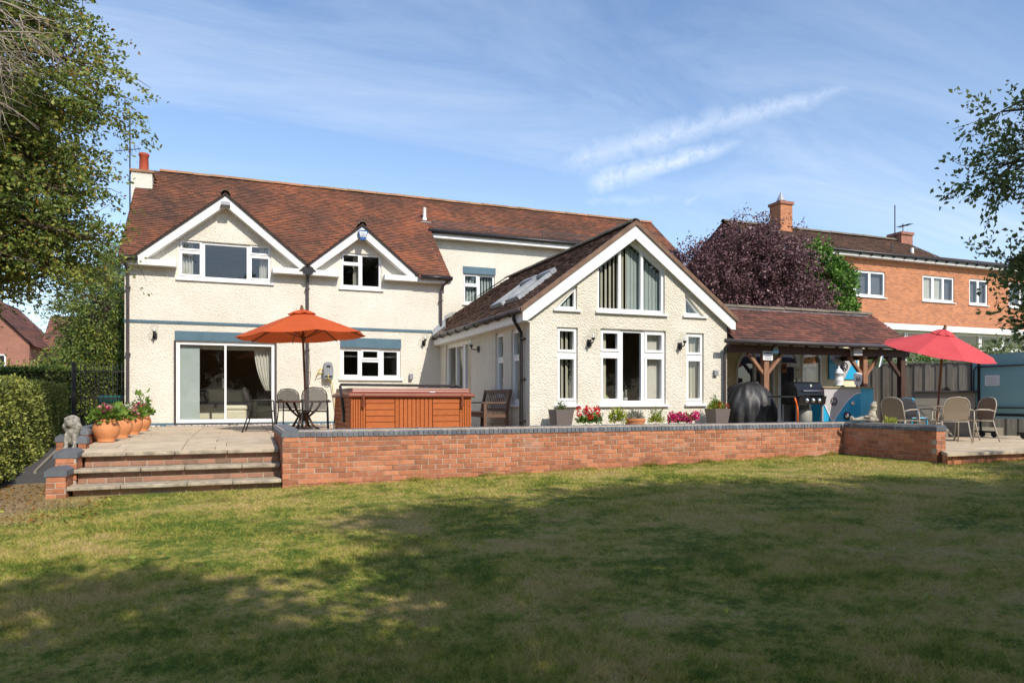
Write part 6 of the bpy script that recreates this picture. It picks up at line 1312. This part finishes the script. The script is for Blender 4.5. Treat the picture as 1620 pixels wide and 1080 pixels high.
wbn = thing('water_butt', 'dark green plastic bin behind the railings', 'bin', (-2.95, 20.6, -.1)); q = B(); q.lathe([(0, 0), (.30, 0), (.34, .7), (.36, .71), (.36, .76), (.34, .77)], n=24); part('barrel', q, mk('dark_green_plastic', (.012, .06, .05), rough=.4), wbn, world=False); q = B(); q.lathe([(.37, .77), (.37, .82), (.3, .87), (0, .88)], n=24); part('lid', q, mk('lid_green', (.015, .08, .07), rough=.4), wbn, world=False)

# ================================================================== NEIGHBOURING BRICK HOUSE
def brickwall_mat(name, c1, c2, cm, scale=4.44):
    m = bpy.data.materials.new(name); m.use_nodes = True; nt = m.node_tree; bs = nt.nodes['Principled BSDF']
    geo = nt.nodes.new('ShaderNodeNewGeometry'); sp = nt.nodes.new('ShaderNodeSeparateXYZ'); nt.links.new(geo.outputs['Position'], sp.inputs[0])
    ad = nt.nodes.new('ShaderNodeMath'); nt.links.new(sp.outputs['X'], ad.inputs[0]); nt.links.new(sp.outputs['Y'], ad.inputs[1])
    cb_ = nt.nodes.new('ShaderNodeCombineXYZ'); nt.links.new(ad.outputs[0], cb_.inputs[0]); nt.links.new(sp.outputs['Z'], cb_.inputs[1])
    bt = nt.nodes.new('ShaderNodeTexBrick'); nt.links.new(cb_.outputs[0], bt.inputs['Vector']); bt.inputs['Scale'].default_value = 1; bt.inputs['Brick Width'].default_value = .225; bt.inputs['Row Height'].default_value = .075; bt.inputs['Mortar Size'].default_value = .009; bt.inputs['Bias'].default_value = -.1
    bt.inputs['Color1'].default_value = (*c1, 1); bt.inputs['Color2'].default_value = (*c2, 1); bt.inputs['Mortar'].default_value = (*cm, 1)
    nz = nt.nodes.new('ShaderNodeTexNoise'); nz.inputs['Scale'].default_value = 1.5; nz.inputs['Detail'].default_value = 6; nt.links.new(geo.outputs['Position'], nz.inputs['Vector'])
    mx = nt.nodes.new('ShaderNodeMix'); mx.data_type = 'RGBA'; mx.blend_type = 'MULTIPLY'; mx.inputs['Factor'].default_value = .5; nt.links.new(bt.outputs['Color'], mx.inputs['A']); nt.links.new(nz.outputs['Fac'], mx.inputs['B'])
    gm = nt.nodes.new('ShaderNodeGamma'); gm.inputs[1].default_value = .8; nt.links.new(mx.outputs['Result'], gm.inputs[0]); nt.links.new(gm.outputs[0], bs.inputs['Base Color']); bs.inputs['Roughness'].default_value = .9
    b_ = nt.nodes.new('ShaderNodeBump'); b_.inputs['Strength'].default_value = .5; b_.inputs['Distance'].default_value = .01; b_.invert = True; nt.links.new(bt.outputs['Fac'], b_.inputs['Height']); nt.links.new(b_.outputs[0], bs.inputs['Normal'])
    return m
MT['brickwall'] = brickwall_mat('orange_brickwork', (.60, .17, .055), (.34, .09, .035), (.42, .22, .12))
MT['brickfar'] = brickwall_mat('far_red_brickwork', (.34, .10, .06), (.27, .08, .05), (.30, .17, .12))
nh = thing('brick_house', 'orange brick neighbouring house with white windows', 'house', (25, 22, -.5)); ny = facey(22)
wn_ = [rect(22.85, 4.93, 25.35, 6.0), rect(27.52, 4.92, 29.45, 6.03), rect(30.40, 4.90, 31.6, 6.05), rect(33.0, 4.9, 34.6, 6.05)]
b = B(); b.plate(rect(18.5, -.8, 37.5, 6.62), wn_, ny, 0, .25); b.box(18.5, 37.5, 22.251, 27.5, -.8, 6.5); part('front_wall', b, 'brickwall', nh)
for i, r_ in enumerate(wn_):
    (u0, v0), (u1, _), (_, v1), _ = r_; n = (3, 3, 2, 2)[i]; ps = [rect(u0 + .09 + (u1-u0-.06)/n*k, v0 + .1, u0 + (u1-u0-.03)/n*(k+1) - .05, v1 - .09) for k in range(n)]
    w = win(nh, ny, r_, ps, sill=(u0 - .06, u1 + .06, v0, .06), wf=.04); q = B(); q.box(u0, u1, 22.19, 22.24, v0, v1); part('room_wall', q, mk('room_dim%d' % i, (.10, .10, .11), rough=.9), w)
    if i == 1: drape(w, ny, lambda t: (u0 + .05, u1 - .6), 0, 0, v0, v1, wd=.14, mat='curtain', waves=9)
    for k in range(int((u1 - u0) / .076)): q = B(); q.box(u0 + k*.076, u0 + k*.076 + .066, 21.99, 21.9995, v1 + .02, v1 + .235); 
b = B(); b.box(18.4, 37.5, 21.72, 21.76, 6.50, 6.62); b.box(18.4, 37.5, 21.761, 21.999, 6.50, 6.52); part('fascia', b, 'fascia', nh)
gutter(nh, (18.4, 21.67, 6.66), (37.6, 21.67, 6.66), 'black', r=.06)
for i in range(22): b = B(); b.box(23.6 + i * .62, 23.64 + i * .62, 21.60, 21.75, 6.55, 6.62); part('gutter_bracket', b, 'black', nh)
# main roof part
np_ = (7.88 - 6.70) / (23.7 - 21.65); nc, ns = math.cos(math.atan(np_)), math.sin(math.atan(np_))
tiles('roof_tiles', nh, (18.4, 21.65, 6.70), (1,0,0), (0, nc, ns), 10.0, 2.05 / nc, 'tilen', w=.25, g=.16)
b = B(); b.add([(18.4, 23.7, 7.88), (28.4, 23.7, 7.88), (28.4, 26.5, 6.4), (18.4, 26.5, 6.4)], [(0,1,2,3)]); b.poly([(21.65, 6.60), (23.7, 7.82), (26.5, 6.4)], lambda u, v, w: (w, u, v), 28.2, 28.38); b.poly([(21.65, 6.60), (23.7, 7.82), (26.5, 6.4)], lambda u, v, w: (w, u, v), 18.42, 18.6)
b.box(28.41, 37.6, 21.74, 27.5, 6.70, 6.80); part('roof', b, 'tilen', nh)
ridge(nh, (18.4, 23.7, 7.89), (28.4, 23.7, 7.89), 'ridgegrey', r=.13, step=.6)
def chimney(parent, x0, x1, y0, y1, z0, z1, mat, cowl):
    q = B(); q.box(x0, x1, y0, y1, z0, z1); c = part('chimney', q, mat, parent); q = B(); q.box(x0 - .05, x1 + .05, y0 - .05, y1 + .05, z1 + .001, z1 + .12); part('chimney_cap', q, 'brickfar', c)
    if cowl: q = B(); xm, ym = (x0+x1)/2, (y0+y1)/2; q.lathe([(.16, .12), (.15, .2), (.19, .21), (.0, .62)], (xm, ym, z1), 14); part('cowl', q, 'lead', c)
    return c
chimney(nh, 21.0, 21.62, 23.3, 23.95, 7.2, 8.78, 'brickwall', True)
c = chimney(nh, 27.95, 28.65, 23.4, 24.1, 7.0, 8.12, 'brickfar', False)
q = B(); q.tube([(27.9, 23.7, 7.9), (27.9, 23.7, 9.5)], .025, n=6); q.tube([(28.4, 23.7, 8.2), (28.4, 23.7, 8.7)], .02, n=6); q.tube([(28.1, 23.5, 8.55), (28.95, 23.9, 8.7)], .015, n=5); 
for k in range(5): q.tube([(28.2 + k*.15, 23.2 + k*.07, 8.57 + k*.027), (28.2 + k*.15, 23.9 + k*.07, 8.57 + k*.027)], .008, n=4)
part('aerial', q, 'darkmetal', c)
q = B(); q.lathe([(.07, 0), (.07, .28), (0, .3)], (26.9, 22.0, 6.85), 12); part('flue', q, 'fascia', nh)
q = B(); q.lathe([(.03, 0), (.03, .3), (0, .3)], (25.6, 21.9, 6.9), 10); part('flue', q, 'greypipe', nh)
# white glazed lean-to in front of the brick house
cn = thing('conservatory', 'white framed glazed lean-to below the brick house windows', 'conservatory', (25, 19.6, -.5)); cy = facey(19.6)
b = B(); b.add([(22.3, 19.5, 3.51), (37, 19.5, 3.51), (37, 22.0, 3.62), (22.3, 22.0, 3.62)], [(0,1,2,3)]); part('roof', b, 'lead', cn)
b = B(); b.box(22.3, 37, 19.42, 19.59, 3.28, 3.50); part('eaves_beam', b, 'white', cn)
x = 22.35
while x < 36:
    win(cn, cy, rect(x, 1.0, x + 1.35, 3.279), [rect(x + .08, 2.75, x + 1.27, 3.19), rect(x + .08, 1.1, x + 1.27, 2.62)], sash=(0,)); x += 1.352
b = B(); b.box(22.3, 37, 19.6, 19.8, -.8, .998); part('base_wall', b, 'brickwall', cn); b = B(); b.add([(22.3, 21.5, -.5), (37, 21.5, -.5), (37, 21.5, 3.5), (22.3, 21.5, 3.5)], [(0,1,2,3)]); part('room_wall', b, 'cream', cn)

# ================================================================== FAR HOUSES (left)
def far_house(label, x0, x1, y0, y1, ze, zr, along, wins, base=-.8):
    t = thing('far_house', label, 'house', ((x0+x1)/2, y0, base), 0, 'red brick houses beyond the left hedge'); xm, ym = (x0+x1)/2, (y0+y1)/2
    b = B(); 
    if along == 'x': b.poly([(y0, base), (y1, base), (y1, ze), (ym, zr - .1), (y0, ze)], lambda u, v, w: (w, u, v), x0, x1)
    else: b.poly([(x0, base), (x1, base), (x1, ze), (xm, zr - .1), (x0, ze)], lambda u, v, w: (u, w, v), y0, y1)
    part('wall', b, 'brickfar', t)
    if along == 'x':
        for s, ya, V in ((1, y0 - .3, (0, ym - y0 + .3, zr - ze + .2)), (-1, y1 + .3, (0, ym - y1 - .3, zr - ze + .2))): tiles('roof_tiles', t, (x0 - .25, ya, ze - .2), (1,0,0), V, x1 - x0 + .5, Vector(V).length, 'tile3', w=.3, g=.3)
    else:
        for xa, V in ((x0 - .3, (xm - x0 + .3, 0, zr - ze + .2)), (x1 + .3, (xm - x1 - .3, 0, zr - ze + .2))): tiles('roof_tiles', t, (xa, y0 - .25, ze - .2), (0,1,0), V, y1 - y0 + .5, Vector(V).length, 'tile3', w=.3, g=.3)
    for (u, z, w, h) in wins:
        f = facey(y0); q = B(); q.plate(rect(u - w/2, z, u + w/2, z + h), [rect(u - w/2 + .08, z + .08, u - .04, z + h - .08), rect(u + .04, z + .08, u + w/2 - .08, z + h - .08)], f, -.04, -.002); o = part('window', q, 'white', t); q = B(); q.box(u - w/2 + .05, u + w/2 - .05, y0 - .02, y0 - .0015, z + .05, z + h - .05); part('pane', q, 'grill', o)
    return t
far_house('gabled red brick house at the far left edge', -17.5, -11.8, 51, 60, 4.1, 7.2, 'y', [(-13.6, 2.2, 1.2, 1.2)])
far_house('red brick house with a lower roof beyond the hedge', -12.0, -4.5, 55, 62, 3.6, 6.6, 'x', [(-9.6, 1.6, 1.1, 1.6), (-7.5, 1.6, 1.1, 1.6)])
far_house('brick house with steep brown gable behind the conifers', -11.0, -5.5, 66, 74, 6.0, 10.2, 'y', [(-9, 3.5, 1.2, 1.4)])

# ================================================================== TREES
# left garden tree
lt = tree('hawthorn_tree', 'large leafy tree overhanging the left side of the picture', (-6.9, 13.2, -.6), [(-6.9, 13.2, -.6), (-6.75, 13.3, 1.5), (-6.4, 13.5, 3.2), (-5.7, 13.7, 5.0), (-5.1, 13.8, 7.2), (-4.9, 13.9, 9.0)], .26,
    [((-4.3, 14.2, 6.7), (1.5, 1.5, 1.5), 330), ((-4.0, 13.9, 5.5), (1.4, 1.4, .7), 300), ((-4.1, 13.9, 4.6), (1.5, 1.4, .6), 300), ((-4.1, 14.0, 3.7), (1.45, 1.4, .5), 260), ((-4.2, 14.2, 3.15), (1.5, 1.2, .35), 200), ((-2.9, 13.6, 5.6), (.9, .8, .3), 60), ((-3.1, 13.7, 4.5), (.85, .7, .35), 70), ((-3.05, 13.7, 3.55), (.75, .6, .3), 60),
     ((-5.7, 14.0, 4.6), (1.5, 1.6, 2.4), 420), ((-3.5, 14.2, 7.6), (.9, 1.0, .8), 110), ((-2.15, 13.5, 5.55), (.55, .3, .10), 15), ((-2.6, 13.6, 6.3), (.6, .5, .15), 20), ((-2.7, 14.0, 6.9), (.6, .5, .3), 30), ((-2.95, 13.8, 2.95), (.6, .5, .2), 34), ((-4.6, 14.3, 2.8), (1.3, .9, .2), 70), ((-2.5, 13.6, 4.1), (.4, .3, .12), 12), ((-2.25, 13.6, 3.35), (.4, .25, .08), 9)], 'leaf_l', 101, per=44, tw=.75, sd=.055, L=.075, W=.62, droop=.22, shell=.3, flat=.45, twigfrac=.5,
    extra=[('autumn_leaves', 'leaf_autumn', .09, .9)])
rg = np.random.default_rng(9); q = B(); off = np.array((-6.9, 13.2, -.6))
def dead(a, n, spread, ln, depth=0, r=.02):
    for k in range(n):
        d = np.array([rg.uniform(.05, 1.0), rg.uniform(-.5, .1), rg.uniform(-1.0, .15)]) * spread; d *= ln * rg.uniform(.6, 1.2) / np.linalg.norm(d); b_ = np.array(a) + d; pth = [np.array(p) - off for p in limb_path(a, b_, rg, .1, 5)]; q.tube(pth, r, r * .3, 5, caps=False)
        if depth < 2: dead(np.array(a) + d * rg.uniform(.35, .8), 3 if depth == 0 else 2, spread, ln * .62, depth + 1, r * .5)
dead((-3.9, 12.6, 6.6), 6, 1, 1.3); dead((-3.6, 12.5, 6.0), 5, 1, 1.0); dead((-4.1, 12.5, 5.6), 5, 1, 1.3)
part('dead_twigs', q, 'deadtwig', lt, world=False, smooth=True)
# right foreground branch tree
tree('apple_tree', 'leafy tree reaching in from the right edge above the lawn', (7.9, 3.4, -.45), [(7.9, 3.4, -.45), (7.8, 3.45, 1.0), (7.55, 3.6, 2.2), (7.3, 3.7, 3.2), (7.1, 3.8, 4.2)], .06,
    [((6.51, 4.11, 2.77), (.55, .35, .32), 92), ((6.91, 3.96, 3.17), (.45, .35, .3), 60), ((6.91, 3.96, 2.32), (.5, .35, .25), 52), ((6.81, 4.01, 1.72), (.62, .35, .32), 150), ((7.0, 3.9, 1.27), (.55, .4, .2), 150), ((7.36, 3.76, 2.42), (.5, .5, .9), 160), ((7.26, 3.86, 1.52), (.45, .4, .5), 120), ((6.11, 4.21, 2.54), (.28, .2, .14), 18), ((6.21, 4.21, 3.17), (.24, .2, .12), 18), ((6.21, 4.16, 1.87), (.25, .2, .10), 14), ((6.6, 4.05, 1.34), (.25, .2, .08), 16), ((7.56, 3.66, 3.32), (.5, .5, .5), 100)], 'leaf_r', 102, per=17, tw=.26, sd=.03, L=.05, W=.62, droop=.05, shell=.3, rt=.005, twigfrac=.5, flat=.7)
# purple plum behind the shelter
tree('purple_plum_tree', 'dense purple-leaved tree behind the shelter roof', (16.2, 20.2, -.6), [(16.2, 20.2, -.6), (16.2, 20.2, 1.5), (16.3, 20.1, 3.5), (16.4, 20.0, 5.2)], .2,
    [((16.2, 20.0, 4.9), (2.1, 1.4, 1.35), 520), ((15.0, 20.2, 4.6), (1.6, 1.2, 1.35), 420), ((17.7, 19.8, 4.5), (1.55, 1.3, 1.6), 420), ((18.5, 19.6, 3.7), (1.25, 1.1, 1.1), 260), ((16.5, 19.8, 3.4), (2.2, 1.3, .9), 330), ((17.5, 19.8, 5.8), (1.1, .8, .55), 90), ((16.5, 20.0, 6.15), (1.4, .8, .4), 100), ((17.0, 19.9, 6.65), (.12, .12, .35), 7), ((16.2, 20, 6.7), (.1, .1, .25), 5), ((17.5, 19.8, 6.7), (.2, .2, .3), 9), ((18.25, 19.6, 6.1), (.3, .3, .55), 20)], 'leaf_purple', 103, per=26, tw=.4, sd=.07, L=.10, W=.6, droop=.05, shell=.45)
# ivy-clad shrub on the brick house corner
tree('ivy_bush', 'bright green ivy column growing up the brick house', (20.8, 20.9, -.6), [(20.8, 20.9, -.6), (20.8, 20.9, 2.5), (20.75, 20.9, 5.0)], .12,
    [((20.55, 20.7, 5.2), (.95, .7, .95), 260), ((20.95, 20.6, 4.2), (.95, .7, 1.0), 260), ((21.2, 20.7, 5.2), (.7, .6, .6), 110), ((20.9, 20.6, 3.3), (.85, .6, .8), 170), ((20.45, 20.8, 6.15), (.4, .4, .42), 50), ((19.9, 20.8, 4.8), (.6, .6, .7), 90), ((21.75, 20.9, 5.5), (.45, .4, .4), 45)], 'leaf_ivy', 104, per=24, tw=.25, sd=.06, L=.12, W=.75, droop=.25, shell=.6, cat='shrub')
# shrubs above the fence
for k, (x, y, z, r, lab, m) in enumerate(((18.4, 15.6, 1.6, .85, 'dark green shrub above the fence nearest the shelter', 'leaf_ivy'), (20.1, 14.2, 1.75, .8, 'green shrub behind the fence under the red parasol', 'leaf_r'), (21.0, 12.6, 1.8, .75, 'yellow-green shrub above the fence beyond the red parasol', 'leaf_pot'), (21.4, 10.9, 1.9, .9, 'dense green shrub above the games table', 'leaf_ivy'), (22.4, 9.6, 2.0, 1.0, 'green shrub at the right edge above the games table', 'leaf_ivy'))):
    tree('fence_shrub', lab, (x, y, -.4), [(x, y, -.4), (x, y, .6), (x, y, z)], .06, [((x, y, z), (r * 1.25, r, r * .62), 120), ((x, y, z - .8), (r * 1.2, r, r), 110), ((x + .6, y - .7, z - .1), (r, r, r * .6), 70)], m, 200 + k, per=20, tw=.3, sd=.07, L=.085, W=.6, cat='shrub', group='shrubs behind the fence', twigfrac=.15)
# conifers and shrubs on the left behind the railings
tree('golden_conifer', 'yellow-green conifer beside the left house corner', (-4.0, 26.5, -.6), [(-4.0, 26.5, -.6), (-4.0, 26.5, 2.5), (-4.0, 26.5, 5.2)], .15, [((-4.2, 26.3, 3.6), (1.1, 1.0, 1.5), 300), ((-3.8, 26.2, 2.2), (1.4, 1.0, 1.3), 300), ((-4.5, 26.2, 1.5), (1.0, 1.0, .9), 200)], 'leaf_con', 301, per=30, tw=.6, sd=.07, L=.13, W=.28, droop=.5, shell=.4)
tree('green_conifer', 'taller dark green conifer behind the golden one', (-4.5, 31, -.6), [(-4.5, 31, -.6), (-4.5, 31, 3), (-4.5, 31, 6.4)], .18, [((-4.6, 31, 4.2), (1.0, .9, 1.9), 300), ((-4.2, 31, 5.8), (.7, .6, .9), 110), ((-5.0, 31, 2.6), (1.0, .9, 1.0), 160), ((-3.8, 31, 3.0), (1.2, 1, 1.6), 200)], 'leaf_ivy', 302, per=30, tw=.6, sd=.07, L=.14, W=.25, droop=.1, shell=.4)
tree('garden_bush', 'rounded yellow-green bush beyond the clipped hedge', (-6.8, 28, -.6), [(-6.8, 28, -.6), (-6.8, 28, .5), (-6.8, 28, 1.6)], .1, [((-6.8, 28, .9), (1.6, 1.1, .8), 240), ((-8.8, 28.4, .8), (1.4, 1.1, .8), 200), ((-5.6, 27.6, 1.2), (1.0, .8, .7), 140)], 'leaf_hedge', 303, per=24, tw=.4, sd=.08, L=.10, W=.6, cat='bush')
# trees behind the photographer that shade the lawn
tp = tree('shade_tree', 'x', (0, 0, 0), [(0, 0, 0), (.1, 0, 3), (0, .1, 6), (.1, 0, 9)], .28, [((0, 0, 8.0), (2.6, 2.4, 2.9), 361), ((1.6, .3, 6.2), (2.1, 2.0, 2.2), 241), ((-1.6, -.3, 6.0), (2.2, 2.0, 2.2), 241), ((.2, 0, 10.6), (1.6, 1.5, 1.6), 144), ((0, .2, 4.2), (2.4, 2.2, 1.6), 192)], 'leaf_dark', 401, per=26, tw=.8, sd=.15, L=.22, W=.6, shell=.2, group='trees shading the lawn', twigfrac=.1)
spots = [(-2.7, -3.5, .65, 'leftmost tall tree behind the viewer shading the lawn'), (.9, -3.3, .65, 'second tall tree behind the viewer from the left'), (4.7, -2.9, .80, 'tall tree behind the viewer right of the middle'), (7.0, -2.8, .84, 'tallest tree behind the viewer'), (10.2, -3.2, .80, 'wide tree behind the viewer on the right'), (13.6, -3.2, .82, 'rightmost near tree behind the viewer'), (17.0, -4, .85, 'far right tree behind the viewer')]
for i, (x, y, s, lab) in enumerate(spots):
    o = tp if i == 0 else copy_tree(tp); o.location = (x, y, -.6); o.rotation_euler = (0, 0, i * 1.3); o.scale = (s, s, s); o['label'] = lab
